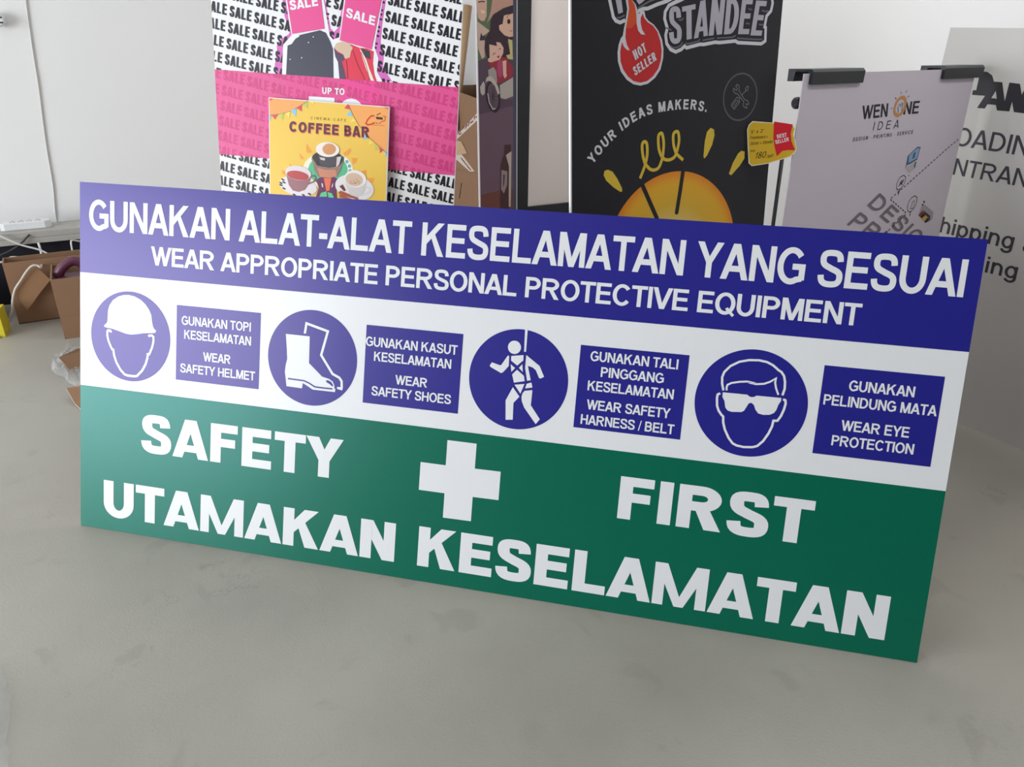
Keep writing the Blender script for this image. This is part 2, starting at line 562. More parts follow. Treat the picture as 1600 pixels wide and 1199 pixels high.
def clip(poly, lo, hi):
    """keep the part of a convex polygon inside the rectangle lo..hi"""
    P = [(p[0], p[1]) for p in poly]
    for ax, val, sg in ((0, lo[0], 1), (0, hi[0], -1), (1, lo[1], 1), (1, hi[1], -1)):
        Q = []
        for i in range(len(P)):
            a, c = P[i - 1], P[i]
            da, dc = sg * (a[ax] - val), sg * (c[ax] - val)
            if (da >= 0) != (dc >= 0):
                t = da / (da - dc)
                Q.append((a[0] + (c[0] - a[0]) * t, a[1] + (c[1] - a[1]) * t))
            if dc >= 0: Q.append(c)
        P = Q
        if len(P) < 3: return None
    return P


class Print(MB):
    """flat inks and vinyl lying on a panel's face, in the panel's own metres"""
    def __init__(self, rect=None):
        super().__init__()
        self.rect = rect
        self.k = 0

    def poly(self, pts, mt, z, rect=None):
        rect = rect or self.rect
        self.k = (self.k + 1) % 19                          # inks overlap: keep every piece a hair apart
        z = z + self.k * 1.6e-5
        for t in tris(pts):
            q = clip(t, *rect) if rect else t
            if q:
                if sum(q[i - 1][0] * q[i][1] - q[i][0] * q[i - 1][1] for i in range(len(q))) < 0: q = list(q)[::-1]
                self.face([(p[0], p[1], z) for p in q], mt)

    def polys(self, P, mt, z, rect=None):
        for p in P: self.poly(p, mt, z, rect)

    def line(self, pts, w, mt, z, closed=False, rect=None):
        self.polys(strip(pts, w, None, closed), mt, z, rect)

    def disc(self, c, r, mt, z, n=64, ry=None):
        self.poly(arc(c[0], c[1], r, ry or r, 0, 360, n)[:-1], mt, z)

    def text(self, txt, BL, BR, TL, style, mt, z, track=0.0, rect=None):
        G, tot = layout(txt, style, track)
        BL, BR, TL = Vector(BL[:2]), Vector(BR[:2]), Vector(TL[:2])
        ex = (BR - BL) / tot
        ey = TL - BL
        for x, w, P in G:
            for p in P:
                self.poly([BL + ex * (q[0] + x) + ey * q[1] for q in p], mt, z, rect)

    def hline(self, txt, u0, u1, v0, v1, style, mt, z, track=0.0):
        self.text(txt, (u0, v0), (u1, v0), (u0, v1), style, mt, z, track)

    def path_text(self, txt, path, cap, style, mt, z, track=0.0):
        G, tot = layout(txt, style, track)
        P = [Vector(p) for p in path]
        seg = [0.0]
        for i in range(1, len(P)): seg.append(seg[-1] + (P[i] - P[i - 1]).length)
        k = seg[-1] / tot

        def at(d):
            d = min(max(d, 0), seg[-1])
            for i in range(1, len(P)):
                if d <= seg[i]:
                    t = (d - seg[i - 1]) / (seg[i] - seg[i - 1])
                    return P[i - 1].lerp(P[i], t)
            return P[-1]
        for x, w, pol in G:
            mid = (x + w / 2) * k
            c = at(mid)
            t = (at(mid + w * k * .6) - at(mid - w * k * .6)).normalized()
            n = Vector((-t.y, t.x))
            for p in pol:
                self.poly([c + t * ((q[0] - w / 2) * k) + n * (q[1] * cap) for q in p], mt, z)


def board(panel, name, lo, hi, thick, mt, edge=None, bevel=0.0):
    m = MB()
    m.box((lo[0], lo[1], -thick), (hi[0], hi[1], 0), mt)
    return m.build(name, panel.root, bevel)

# ================================================================== THE SETTING
M_WALL = mat('wall_paint', (236, 235, 235), 0.6, 0.25, 0.012, 3, 0.04)
M_CEIL = mat('ceiling_paint', (232, 232, 230), 0.8, 0.2)
M_SKIRT = mat('black_skirting', (34, 34, 38), 0.5)
M_ALU = mat('dark_aluminium', (70, 72, 76), 0.4, 0.5, metal=0.6)


def P2(s, n, z=0.0):
    return CORNER + TL_ * s + TR_ * n + Vector((0, 0, z))


def prism(m, pts, z0, z1, mt):
    m.slab([(p.x, p.y) for p in pts], z0, z1, mt)


m = MB(); prism(m, [P2(-.25, -.25), P2(LEN_L + .25, -.25), P2(LEN_L + .25, LEN_R + .25), P2(-.25, LEN_R + .25)], -0.12, 0.0, floor_material())
tag(m.build('floor'), kind='structure')
m = MB(); prism(m, [P2(-.25, -.25), P2(LEN_L + .25, -.25), P2(LEN_L + .25, LEN_R + .25), P2(-.25, LEN_R + .25)], CEIL, CEIL + .1, M_CEIL)
tag(m.build('ceiling'), kind='structure')
m = MB(); prism(m, [P2(-.2, 0), P2(LEN_L, 0), P2(LEN_L, -.2), P2(-.2, -.2)], 0, CEIL, M_WALL)
tag(m.build('wall_left'), kind='structure')
m = MB(); prism(m, [P2(0, 0), P2(0, LEN_R), P2(-.2, LEN_R), P2(-.2, 0)], 0, CEIL, M_WALL)
tag(m.build('wall_right'), kind='structure')
m = MB(); prism(m, [P2(0, LEN_R), P2(LEN_L, LEN_R), P2(LEN_L, LEN_R + .2), P2(0, LEN_R + .2)], 0, CEIL, mat('back_wall_paint', (84, 82, 80), 0.7))
tag(m.build('wall_rear'), kind='structure')
m = MB()
for a, b, z0, z1 in ((-.2, WIN['a'], 0, CEIL), (WIN['b'], LEN_R + .2, 0, CEIL), (WIN['a'], WIN['b'], 0, WIN['z0']), (WIN['a'], WIN['b'], WIN['z1'], CEIL)):
    prism(m, [P2(LEN_L, a), P2(LEN_L + .2, a), P2(LEN_L + .2, b), P2(LEN_L, b)], z0, z1, M_WALL)
tag(m.build('wall_front', merge=False), kind='structure')
m = MB()
for k in range(5):
    a = WIN['a'] + (WIN['b'] - WIN['a']) * k / 4
    prism(m, [P2(LEN_L + .06, a - .02), P2(LEN_L + .12, a - .02), P2(LEN_L + .12, a + .02), P2(LEN_L + .06, a + .02)], WIN['z0'], WIN['z1'], M_ALU)
tag(m.build('window_1', merge=False), kind='structure')

# ================================================================== THE SAFETY SIGN
SW, SH = 2.44, 1.0556
sign = Panel('safety_sign', (0, 0, 0.001), 0, 17.5,
             'large leaning workplace safety sign with blue header, white middle and green footer', 'sign')
BLUE, GREEN = (32, 33, 133), (0, 98, 74)
V_BLUE = ink(BLUE, 0.33, 0.55); V_GREEN = ink(GREEN, 0.33, 0.55); V_WHITE = ink((228, 229, 232), 0.30, 0.45)
for m_, tint in ((V_BLUE, (0.90, 0.78, 1.0, 1)), (V_GREEN, (0.50, 0.95, 1.0, 1))):     # tinted specular: violet and teal cast of the glare put into the inks
    m_.node_tree.nodes['Principled BSDF'].inputs['Specular Tint'].default_value = tint
M_SIGNCORE = mat('white_sign_sheet', (228, 229, 232), 0.30, 0.45)
board(sign, 'sign_sheet', (0, 0), (SW, SH), 0.010, M_SIGNCORE)
K1, K2, K3 = 0.0004, 0.0008, 0.0012
pr = Print(); pr.poly(R_(0, .7915, SW, SH), V_BLUE, K1); hb = tag(pr.build('header_band', sign.root, merge=False), 'blue header band')
pr = Print(); pr.poly(R_(0, 0, SW, .449), V_GREEN, K1); fb = tag(pr.build('footer_band', sign.root, merge=False), 'green footer band')


def sign_line(parent, label, txt, u0, u1, v0, v1, style, track=0.0):
    q = Print(); q.hline(txt, u0, u1, v0, v1, style, V_WHITE, K2, track)
    return tag(q.build('lettering', parent, merge=False), label)


sign_line(hb, 'large white lettering', 'GUNAKAN ALAT-ALAT KESELAMATAN YANG SESUAI', .032, 2.407, .9185, 1.0065, 'bold', -.05)
sign_line(hb, 'smaller white lettering', 'WEAR APPROPRIATE PERSONAL PROTECTIVE EQUIPMENT', .240, 2.190, .8305, .8845, 'bold', -.06)
sign_line(fb, 'white lettering left of the cross', 'SAFETY', .213, .868, .2655, .3825, 'black', -.03)
sign_line(fb, 'white lettering right of the cross', 'FIRST', 1.657, 2.148, .2665, .3825, 'black', -.03)
sign_line(fb, 'white lettering along the foot', 'UTAMAKAN', .083, 1.0395, .0445, .1595, 'black', -.05)
sign_line(fb, 'white lettering along the foot', 'KESELAMATAN', 1.109, 2.356, .0455, .1625, 'black', -.05)
pr = Print()
pr.poly([(1.176, .1975), (1.2575, .1985), (1.2575, .269), (1.331, .270), (1.331, .351), (1.2575, .350), (1.2575, .4205), (1.174, .4205), (1.174, .3485), (1.1005, .3485), (1.1005, .268), (1.176, .268)], V_WHITE, K2)
tag(pr.build('cross', fb, merge=False), 'white cross')

boxes = [
    (.327, .597, [('GUNAKAN TOPI', .344, .567, .665), ('KESELAMATAN', .353, .569, .6245), ('WEAR', .416, .505, .5645), ('SAFETY HELMET', .342, .585, .5240)]),
    (.919, 1.198, [('GUNAKAN KASUT', .9195, 1.185, .6590), ('KESELAMATAN', .946, 1.170, .6190), ('WEAR', 1.012, 1.105, .5600), ('SAFETY SHOES', .944, 1.176, .5215)]),
    (1.518, 1.7975, [('GUNAKAN TALI', 1.546, 1.772, .6800), ('PINGGANG', 1.577, 1.740, .6405), ('KESELAMATAN', 1.546, 1.769, .6015), ('WEAR SAFETY', 1.548, 1.766, .5510), ('HARNESS / BELT', 1.536, 1.780, .5100)]),
    (2.123, 2.397, [('GUNAKAN', 2.186, 2.336, .6705), ('PELINDUNG MATA', 2.132, 2.392, .6300), ('WEAR EYE', 2.181, 2.338, .5700), ('PROTECTION', 2.164, 2.354, .5300)])]
for (u0, u1, lines), (v0, v1) in zip(boxes, ((.500, .7215), (.4975, .7175), (.4985, .7195), (.5045, .7275))):
    q = Print(); q.poly(R_(u0, v0, u1, v1), V_BLUE, K1)
    bx = tag(q.build('caption_box', sign.root, merge=False), 'blue caption box')
    q = Print()
    for t, a, b, v in lines: q.hline(t, a, b, v, v + .0262, 'bold', V_WHITE, K2, -.05)
    tag(q.build('lettering', bx, merge=False), 'white lettering')


def picto(label, c, r):
    q = Print(); q.disc(c, r, V_BLUE, K1, 96)
    o = tag(q.build('pictogram', sign.root, merge=False), label)
    return o


def symbol(parent, label, q):
    return tag(q.build('symbol', parent, merge=False), label)


SV = sign.uv
z = Z(140, 440, 7.054)


def U(zf, pts, pan=sign, zoff=0.0):
    return [pan.uv(zf(*p), zoff) for p in pts]


pc = picto('blue disc with hard hat symbol', (.1724, .6130), .1345)
q = Print()
q.poly(U(z, [(162, 490), (165, 478), (185, 465), (198, 440), (203, 380), (205, 320), (220, 265), (260, 205), (320, 165), (375, 150), (430, 148), (500, 165), (570, 205), (620, 255), (660, 315), (682, 370), (690, 440), (700, 495), (712, 520), (732, 540), (733, 558), (715, 568), (600, 570), (530, 580), (460, 585), (400, 575), (340, 552), (250, 520), (190, 508), (168, 500)]), V_WHITE, K2)
q.line(U(z, [(238, 562), (236, 548), (224, 540), (206, 540), (198, 552), (199, 600), (213, 660), (240, 725), (252, 748), (270, 752)]), .0068, V_WHITE, K2)
q.line(U(z, [(262, 742), (275, 820), (300, 895), (345, 975), (390, 1025), (425, 1037), (500, 1045), (525, 1042), (580, 985), (620, 910), (640, 840), (644, 790)]), .0072, V_WHITE, K2)
q.line(U(z, [(650, 606), (662, 596), (690, 596), (706, 612), (706, 660), (692, 725), (668, 785), (656, 805), (634, 802)]), .0068, V_WHITE, K2)
symbol(pc, 'white helmeted head', q)

z = Z(415, 470, 7.053)
pc = picto('blue disc with boots symbol', (.7598, .6075), .1365)
q = Print()
q.poly(U(z, [(225, 366), (488, 394), (480, 688), (625, 838), (700, 862), (740, 890), (758, 930), (760, 968), (770, 975), (766, 1008), (520, 980), (470, 945), (412, 908), (402, 966), (232, 942), (222, 850), (214, 785), (222, 715), (240, 640), (235, 520)]), V_WHITE, K2)
q.line(U(z, [(248, 858), (425, 882), (480, 908), (545, 950), (640, 962), (738, 972)]), .0042, V_BLUE, K3)
q.poly(U(z, [(665, 880), (690, 876), (725, 896), (745, 930), (745, 944), (735, 944), (705, 918), (675, 900)]), V_BLUE, K3)
q.line(U(z, [(434, 362), (452, 250), (688, 338), (614, 600), (740, 808), (815, 850), (840, 890), (840, 968)]), .0070, V_WHITE, K2)
q.poly(U(z, [(790, 950), (852, 955), (846, 990), (788, 972)]), V_WHITE, K2)
symbol(pc, 'white pair of boots', q)

z = Z(725, 505, 6.853)
pc = picto('blue disc with safety harness symbol', (1.3579, .6096), .1357)
q = Print()
c = SV(z(541, 260)); q.disc(c, .0178, V_WHITE, K2, 40)
for P in ([(655, 60), (684, 60), (664, 308), (644, 308)],
          [(470, 348), (484, 352), (480, 460), (420, 525), (398, 536), (285, 470), (276, 455), (300, 420), (385, 452), (398, 450)],
          [(507, 352), (638, 343), (636, 400), (570, 455), (505, 402)], [(500, 440), (548, 482), (508, 522)], [(625, 440), (630, 525), (588, 480)],
          [(568, 500), (642, 565), (650, 622), (535, 638), (516, 550)],
          [(668, 342), (810, 460), (858, 575), (825, 593), (805, 590), (770, 505), (735, 475), (684, 458), (715, 612), (676, 618), (655, 480)],
          [(672, 650), (722, 636), (733, 690), (655, 700)], [(542, 660), (648, 652), (604, 756)],
          [(524, 686), (594, 788), (530, 855), (522, 1035), (446, 1035), (446, 828)],
          [(650, 725), (733, 718), (716, 880), (812, 1030), (768, 1082), (645, 905), (620, 840), (616, 790), (628, 750)]):
    q.poly(U(z, P), V_WHITE, K2)
symbol(pc, 'white figure wearing a harness on a line', q)

z = Z(1075, 540, 6.48)
pc = picto('blue disc with eye protection symbol', (1.96, .6127), .1375)
q = Print()
q.line(U(z, [(358, 455), (345, 385), (346, 320), (368, 268), (430, 208), (520, 165), (620, 148), (720, 150), (800, 168), (860, 200), (895, 230), (915, 250), (945, 268), (972, 310), (982, 370), (978, 440), (955, 505)]), .0056, V_WHITE, K2)
q.line(U(z, [(392, 455), (390, 425), (400, 398), (440, 380), (520, 368), (600, 365), (672, 376), (625, 382), (690, 392), (770, 388), (830, 368), (890, 334), (882, 375), (890, 430), (914, 500)]), .0048, V_WHITE, K2)
q.poly(U(z, [(352, 474), (600, 498), (618, 515), (645, 524), (672, 520), (694, 508), (945, 532), (940, 565), (915, 600), (893, 655), (868, 685), (825, 702), (760, 702), (710, 688), (682, 650), (668, 605), (650, 586), (632, 580), (612, 590), (590, 625), (568, 660), (540, 674), (440, 672), (400, 658), (378, 630), (368, 560), (348, 520)]), V_WHITE, K2)
q.line(U(z, [(326, 484), (300, 496), (293, 530), (294, 610), (310, 660), (335, 698), (356, 720), (356, 780), (372, 850), (410, 935), (450, 990), (490, 1012), (560, 1028), (650, 1030), (700, 1018), (760, 968), (815, 890), (850, 820), (864, 762), (905, 762), (940, 715), (970, 650), (988, 590), (985, 555), (962, 545)]), .0058, V_WHITE, K2)
symbol(pc, 'white head in dark glasses', q)

# ================================================================== THE SALE POSTER BOARD
M_FOAM = mat('white_foam_board', (236, 236, 238), 0.55, 0.3)
sale = Panel('sale_poster', at_depth((343, 320), 0.95), 2, 6.2,
             'tall white poster board printed all over with SALE and a pink band', 'poster', roll=-2.3)
sale.p0.z = 0.0


def settle(p, px, Y):
    """stand a panel on the floor so that its face passes through photo point px at distance Y"""
    w = at_depth(px, Y)
    p.p0 = w - p.u * (w.z / p.u.z)
    p.place()


def span(p, left, right):
    """slide the panel's origin to its left edge; give its width (edges measured in the photograph)"""
    a = sum(p.uv(q).x for q in left) / len(left)
    p.shift(a)
    return sum(p.uv(q).x for q in right) / len(right)


settle(sale, (343, 300), 1.05)
w_ = span(sale, [(334.5, 60), (338, 115), (343, 300)], [(722, 40), (716, 136), (709, 315)])
h_ = 1.72
v0_ = max(0.0, -w_ * sale.d.z / sale.u.z) + .001             # it stands on its lower right corner
board(sale, 'foam_board', (0, v0_), (w_, h_), 0.010, M_FOAM)
RECT = ((0, v0_), (w_, h_))
zs, zl, zm, zc = Z(520, 0, 7.0545), Z(330, 0, 7.495), Z(435, 0, 8.567), Z(320, 0, 3.633)
PINK, BANDP = ink((230, 84, 150)), ink((222, 84, 146))
HALO = ink((214, 108, 190)); BLACKINK = ink((30, 27, 40)); WHITEINK = ink((236, 236, 240)); ROSE = ink((206, 62, 126))
vt = [sale.uv((337.5, 109)), sale.uv((716, 136))]; vb = [sale.uv((343.5, 241)), sale.uv((712, 274.5))]
bt, bb = (vt[0].y + vt[1].y) / 2, (vb[0].y + vb[1].y) / 2
q = Print(RECT)
for P in ([(815, -200), (860, 190), (920, 370), (910, 400), (830, 450), (770, 530), (770, 620), (745, 760), (755, 900), (960, 900), (960, -200)],):
    q.poly(U(zl, P, sale), HALO, K1)
q.poly(U(zm, [(560, -200), (640, 60), (700, 380), (745, 430), (800, 370), (860, 60), (900, -200), (1480, -200), (1440, 0), (1390, 330), (1370, 560), (1410, 760), (1400, 900), (1520, 1090), (700, 1090)], sale), HALO, K1)
q.build('figure_halo', sale.root, merge=False)
# the slanted rows of SALE, black on white and rose inside the band
o0, o1, o2 = sale.uv(zs(572, 238)), sale.uv(zs(862, 309)), sale.uv(zs(542, 417))
e2 = (o2 - o0) * 1.03
e1 = (sale.uv(zl(212, 190)) - o0 - e2 * 2) / -6
br_, tl0 = sale.uv(zs(815, 297)), sale.uv(zs(588, 119))
q, q2 = Print(), Print()
for j in range(-14, 34):
    for i in range(-9, 8):
        B = o0 + e1 * i + e2 * j
        if not (-.3 < B.x < w_ + .1 and -.2 < B.y < h_ + .2): continue
        args = (B, B + (br_ - o0) * 1.05, B + (tl0 - o0) * 1.03)
        q.text('SALE', *args, 'cond', BLACKINK, K2, rect=((0.001, bt), (w_ - .001, h_)))
        q.text('SALE', *args, 'cond', BLACKINK, K2, rect=((0.001, v0_), (w_ - .001, bb)))
        q2.text('SALE', *args, 'cond', ROSE, K2 + 8e-4, rect=((0.001, bb), (w_ - .001, bt)))
tag(q.build('sale_lettering', sale.root, merge=False), 'black slanted SALE lettering')
q = Print(RECT); q.poly(R_(0, bb, w_, bt), BANDP, K3)
q.poly(U(zm, [(105, 1000), (740, 1040), (740, 1500), (105, 1500)], sale), ink((224, 78, 146)), K3 + 3.2e-4)
q.poly(U(zm, [(820, 1050), (1320, 1085), (1420, 1500), (900, 1500)], sale), ink((233, 72, 150)), K3 + 3.2e-4)
band = tag(q.build('price_band', sale.root, merge=False), 'pink band')
tag(q2.build('sale_lettering', band, merge=False), 'faint rose SALE lettering')
q = Print(RECT)
q.text('UP TO', sale.uv(zc(668, 533)), sale.uv(zc(795, 540)), sale.uv(zc(668, 496)), 'round', WHITEINK, K3 + 1.2e-3)
q.text('70', sale.uv(zc(590, 735)), sale.uv(zc(905, 757)), sale.uv(zc(592, 547)), 'black', WHITEINK, K3 + 1.2e-3)
tag(q.build('offer_lettering', band, merge=False), 'white offer lettering')
q = Print(RECT)
q.poly(U(zm, [(70, -200), (100, 0), (150, 330), (180, 470), (65, 600), (50, 1000), (60, 1010), (820, 1055), (1395, 1095), (1320, 960), (1340, 780), (1290, 640), (1300, 560), (1400, 0), (1430, -200), (900, -200), (880, 0), (815, 500), (735, 530), (690, 480), (610, 0), (590, -200)], sale), WHITEINK, K3)
fig = q.build('printed_figures', sale.root, merge=False)
q = Print(RECT)
q.poly(U(zm, [(285, 470), (560, 405), (640, 440), (700, 560), (735, 660), (742, 1042), (105, 1000), (125, 610), (180, 590), (230, 520), (280, 490)], sale), ink((66, 66, 82)), K3 + 4e-4)
for x, y in ((470, 495), (405, 570), (315, 775), (160, 795)):
    q.disc(sale.uv(zm(x, y)), .0022, WHITEINK, K3 + 8e-4, 10)
q.build('dark_coat', fig, merge=False)
q = Print(RECT)
q.poly(U(zm, [(750, 640), (860, 560), (960, 590), (1090, 640), (1190, 650), (1280, 690), (1270, 850), (1290, 1000), (1320, 1088), (820, 1056), (800, 830)], sale), ink((222, 58, 82)), K3 + 4e-4)
q.poly(U(zm, [(745, 640), (790, 700), (870, 730), (890, 800), (850, 830), (880, 920), (910, 1060), (820, 1056), (800, 830), (765, 760)], sale), ink((88, 70, 96)), K3 + 7.4e-4)
q.poly(U(zm, [(745, 640), (780, 580), (850, 560), (940, 575), (1000, 640), (975, 690), (960, 770), (900, 790), (870, 730), (800, 690)], sale), ink((214, 186, 160)), K3 + 1.1e-3)
q.poly(U(zm, [(1090, 645), (1115, 680), (1180, 800), (1220, 920), (1285, 1084), (1240, 1080), (1180, 930), (1130, 780)], sale), ink((238, 226, 214)), K3 + 1.1e-3)
q.poly(U(zm, [(1115, 645), (1225, 690), (1240, 795), (1170, 770), (1125, 690)], sale), ink((66, 64, 76)), K3 + 1.1e-3)
for L_ in ([(1000, 680), (1060, 860), (1160, 1070)], [(910, 800), (925, 930), (930, 1060)], [(1110, 700), (1180, 880), (1225, 1070)]):
    q.line(U(zm, L_, sale), .0022, ink((150, 40, 60)), K3 + 1.1e-3)
q.build('red_coat', fig, merge=False)
for P, T in (([(85, -200), (120, 0), (190, 455), (620, 385), (575, 0), (550, -200)], [(165, 140), (541, 78), (149, 10)]),
             ([(915, -200), (900, 0), (825, 540), (1250, 665), (1385, 0), (1415, -200)], [(905, 228), (1292, 346), (921, 105)])):
    q = Print(RECT); q.poly(U(zm, P, sale), PINK, K3 + 1.5e-3)
    bag = tag(q.build('shopping_bag', fig, merge=False), 'pink shopping bag')
    a_, b_, c_ = U(zm, T, sale)
    q = Print(RECT); q.text('SALE', a_, b_, c_, 'black', WHITEINK, K3 + 1.9e-3)
    q.build('lettering', bag, merge=False).parent = fig

# ================================================================== THE COFFEE POSTER
coffee = Panel('coffee_poster', (0, 0, 0), 2, 9.0, 'small yellow poster board with coffee cups standing before the SALE poster', 'poster', roll=-2.3)
settle(coffee, (515, 160), on_plane((515, 160), sale.p0, sale.n).y - .020)   # its top rests against the SALE board
w_ = span(coffee, [(421, 153), (420.3, 305)], [(610, 168), (602, 316)])
zk, zb = Z(415, 145, 8.0), Z(420, 210, 8.42)
h_ = (coffee.uv(zk(50, 62)).y + coffee.uv(zk(1560, 172)).y) / 2
v0_ = max(0.0, -w_ * coffee.d.z / coffee.u.z) + .001
board(coffee, 'foam_board', (0, v0_), (w_, h_), 0.008, M_FOAM)
RECT = ((0.003, v0_), (w_ - .003, h_ - .003))
YEL = ink((238, 198, 84)); ORA = ink((243, 168, 96)); PLUM = ink((104, 36, 58)); SHAD = ink((226, 112, 86))
q = Print(RECT); q.poly(R_(0, 0, w_, h_), YEL, K1)
q.poly(U(zk, [(40, 40), (530, 103), (440, 160), (320, 230), (200, 265), (60, 280), (40, 290)], coffee), ORA, K2)
q.poly(U(zk, [(1030, 130), (1570, 165), (1570, 800), (1545, 780), (1430, 680), (1300, 560), (1170, 410), (1100, 290)], coffee), ORA, K2)
q.poly(U(zk, [(40, 40), (105, 70), (60, 98), (40, 100)], coffee), ink((226, 92, 62)), K2 + 3.2e-4)
q.poly(U(zk, [(1400, 160), (1500, 160), (1550, 185), (1550, 215), (1480, 185)], coffee), ink((228, 96, 60)), K2 + 3.2e-4)
art = q.build('printed_background', coffee.root, merge=False)
q = Print(RECT)
q.line(U(zk, [(60, 280), (200, 265), (320, 230), (440, 160), (530, 103)], coffee), .0022, ink((150, 120, 70)), K3)
q.line(U(zk, [(1030, 130), (1100, 290), (1170, 410), (1300, 560), (1430, 680), (1545, 780)], coffee), .0022, ink((150, 120, 70)), K3)
FL = [ink((222, 70, 104)), ink((132, 202, 240)), ink((246, 222, 110)), ink((186, 206, 108))]
for k, P in ((1, [(45, 285), (75, 285), (55, 360)]), (0, [(80, 285), (155, 275), (120, 335)]), (3, [(165, 272), (228, 258), (215, 350)]), (2, [(245, 255), (308, 235), (298, 322)]), (1, [(315, 225), (388, 195), (380, 298)]), (0, [(388, 190), (455, 158), (455, 235)]), (3, [(465, 150), (525, 112), (528, 200)]), (2, [(545, 108), (605, 112), (605, 145)]),
             (0, [(1030, 140), (985, 195), (1060, 210)]), (1, [(1055, 220), (1015, 290), (1088, 290)]), (2, [(1095, 320), (1060, 372), (1130, 350)]), (1, [(1240, 520), (1285, 560), (1222, 590)]), (2, [(1300, 590), (1350, 625), (1290, 650)]), (3, [(1370, 655), (1420, 690), (1372, 720)])):
    q.poly(U(zk, P, coffee), FL[k], K3)
for k, P in ((0, [(1455, 165), (1515, 205), (1465, 245)]), (1, [(1525, 215), (1570, 235), (1535, 300)])):
    q.poly(U(zb, P, coffee), FL[k], K3)
q.build('bunting', art, merge=False)
q = Print(RECT)
q.text('CINEMA CAFE', coffee.uv(zk(565, 330)), coffee.uv(zk(1008, 362)), coffee.uv(zk(567, 297)), 'light', ink((128, 92, 40)), K3, .5)
for du, mt_, zz in ((6, SHAD, K2), (0, PLUM, K3)):
    q.text('COFFEE', coffee.uv(zk(297 + du, 482 + du * 2)), coffee.uv(zk(912 + du, 530 + du * 2)), coffee.uv(zk(300 + du, 355 + du * 2)), 'black', mt_, zz, .06)
    q.text('BAR', coffee.uv(zk(985 + du, 540 + du * 2)), coffee.uv(zk(1295 + du, 562 + du * 2)), coffee.uv(zk(985 + du, 405 + du * 2)), 'black', mt_, zz, .06)
tag(q.build('title_lettering', coffee.root, merge=False), 'dark red title lettering')
q = Print(RECT)
q.line(U(zk, [(1360, 290), (1320, 290), (1275, 340), (1255, 385), (1275, 402), (1320, 395), (1365, 375)], coffee), .005, ink((206, 62, 40)), K3)
q.poly(U(zk, [(1380, 300), (1465, 310), (1465, 338), (1385, 330)], coffee), ink((70, 42, 40)), K3)
q.line(U(zk, [(1390, 280), (1440, 255)], coffee), .003, ink((120, 40, 30)), K3)
q.line(U(zk, [(1470, 290), (1500, 300), (1490, 350), (1440, 365)], coffee), .003, ink((206, 90, 50)), K3)
q.text('cafe', coffee.uv(zk(1350, 385)), coffee.uv(zk(1440, 391)), coffee.uv(zk(1352, 362)), 'reg', ink((160, 40, 30)), K3)
q.line(U(zk, [(1340, 403), (1490, 412)], coffee), .0015, ink((206, 90, 50)), K3)
tag(q.build('cafe_logo', coffee.root, merge=False), 'small red café logo')
q = Print(RECT)
for P in ([(580, 240), (500, 120), (490, 190), (505, 245)], [(470, 320), (400, 245), (405, 280), (430, 330)], [(300, 410), (272, 380), (278, 420)], [(215, 490), (170, 465), (180, 520), (220, 540)],
          [(980, 250), (1075, 178), (1085, 220), (1050, 275), (1000, 285)], [(1090, 310), (1170, 312), (1150, 370), (1105, 395)], [(1215, 490), (1280, 465), (1285, 540)], [(1300, 575), (1388, 575), (1370, 640), (1330, 640)]):
    q.poly(U(zb, P, coffee), ink((240, 160, 66)), K2)
q.poly(U(zb, arc(780, 470, 330, 240, 0, 360, 40)[:-1], coffee), ink((246, 236, 214)), K2 + 3.2e-4)
q.poly(U(zb, arc(780, 470, 260, 200, 0, 360, 40)[:-1], coffee), ink((88, 190, 144)), K3)
for k in range(14):
    a = math.radians(-20 + k * 17)
    q.poly(U(zb, arc(780 + 292 * math.cos(a), 470 - 215 * math.sin(a), 22, 24, 0, 330, 11), coffee), ink((104, 176, 196)), K3)
q.poly(U(zb, [(620, 600), (690, 560), (860, 560), (930, 600), (890, 700), (900, 850), (620, 830), (660, 700)], coffee), ink((110, 56, 96)), K3 + 3.2e-4)
for P in ([(725, 575), (825, 575), (800, 740), (760, 750)],):
    q.poly(U(zb, P, coffee), ink((238, 120, 84)), K3 + 6.4e-4)
for P in ([(670, 820), (690, 770), (760, 750), (770, 820)], [(775, 760), (830, 775), (860, 835), (790, 830)]):
    q.poly(U(zb, P, coffee), ink((104, 206, 150)), K3 + 6.4e-4)
for P in ([(695, 640), (712, 650), (718, 700), (702, 690)], [(850, 640), (838, 655), (828, 705), (842, 690)]):
    q.poly(U(zb, P, coffee), WHITEINK, K3 + 6.4e-4)
q.build('mandala', art, merge=False)


def ell(cx, cy, rx, ry, n=30, rot=0.0):
    c, s = math.cos(math.radians(rot)), math.sin(math.radians(rot))
    return [(cx + x * c - y * s, cy + x * s + y * c) for x, y in arc(0, 0, rx, ry, 0, 360, n)[:-1]]


KA = K3 + 1.0e-3
q = Print(RECT)
q.poly(U(zb, ell(780, 330, 212, 115, rot=4), coffee), ink((52, 48, 52)), KA)
q.poly(U(zb, [(572, 300), (600, 470), (660, 560), (800, 575), (900, 555), (950, 470), (992, 330), (940, 410), (800, 440), (640, 410)], coffee), ink((150, 124, 112)), KA + 3.2e-4)
q.poly(U(zb, [(640, 440), (760, 470), (880, 465), (900, 550), (800, 572), (680, 562)], coffee), ink((208, 140, 114)), KA + 6.4e-4)
q.poly(U(zb, [(655, 270), (900, 290), (885, 400), (800, 440), (680, 400)], coffee), ink((78, 74, 80)), KA + 6.4e-4)
q.poly(U(zb, [(670, 300), (745, 315), (740, 345), (690, 335)], coffee), ink((214, 206, 204)), KA + 9.6e-4)
q.poly(U(zb, [(900, 300), (960, 290), (930, 400), (890, 430)], coffee), ink((210, 204, 200)), KA + 9.6e-4)
q.poly(U(zb, ell(778, 200, 156, 98, rot=4), coffee), ink((240, 232, 226)), KA + 1.0e-3)
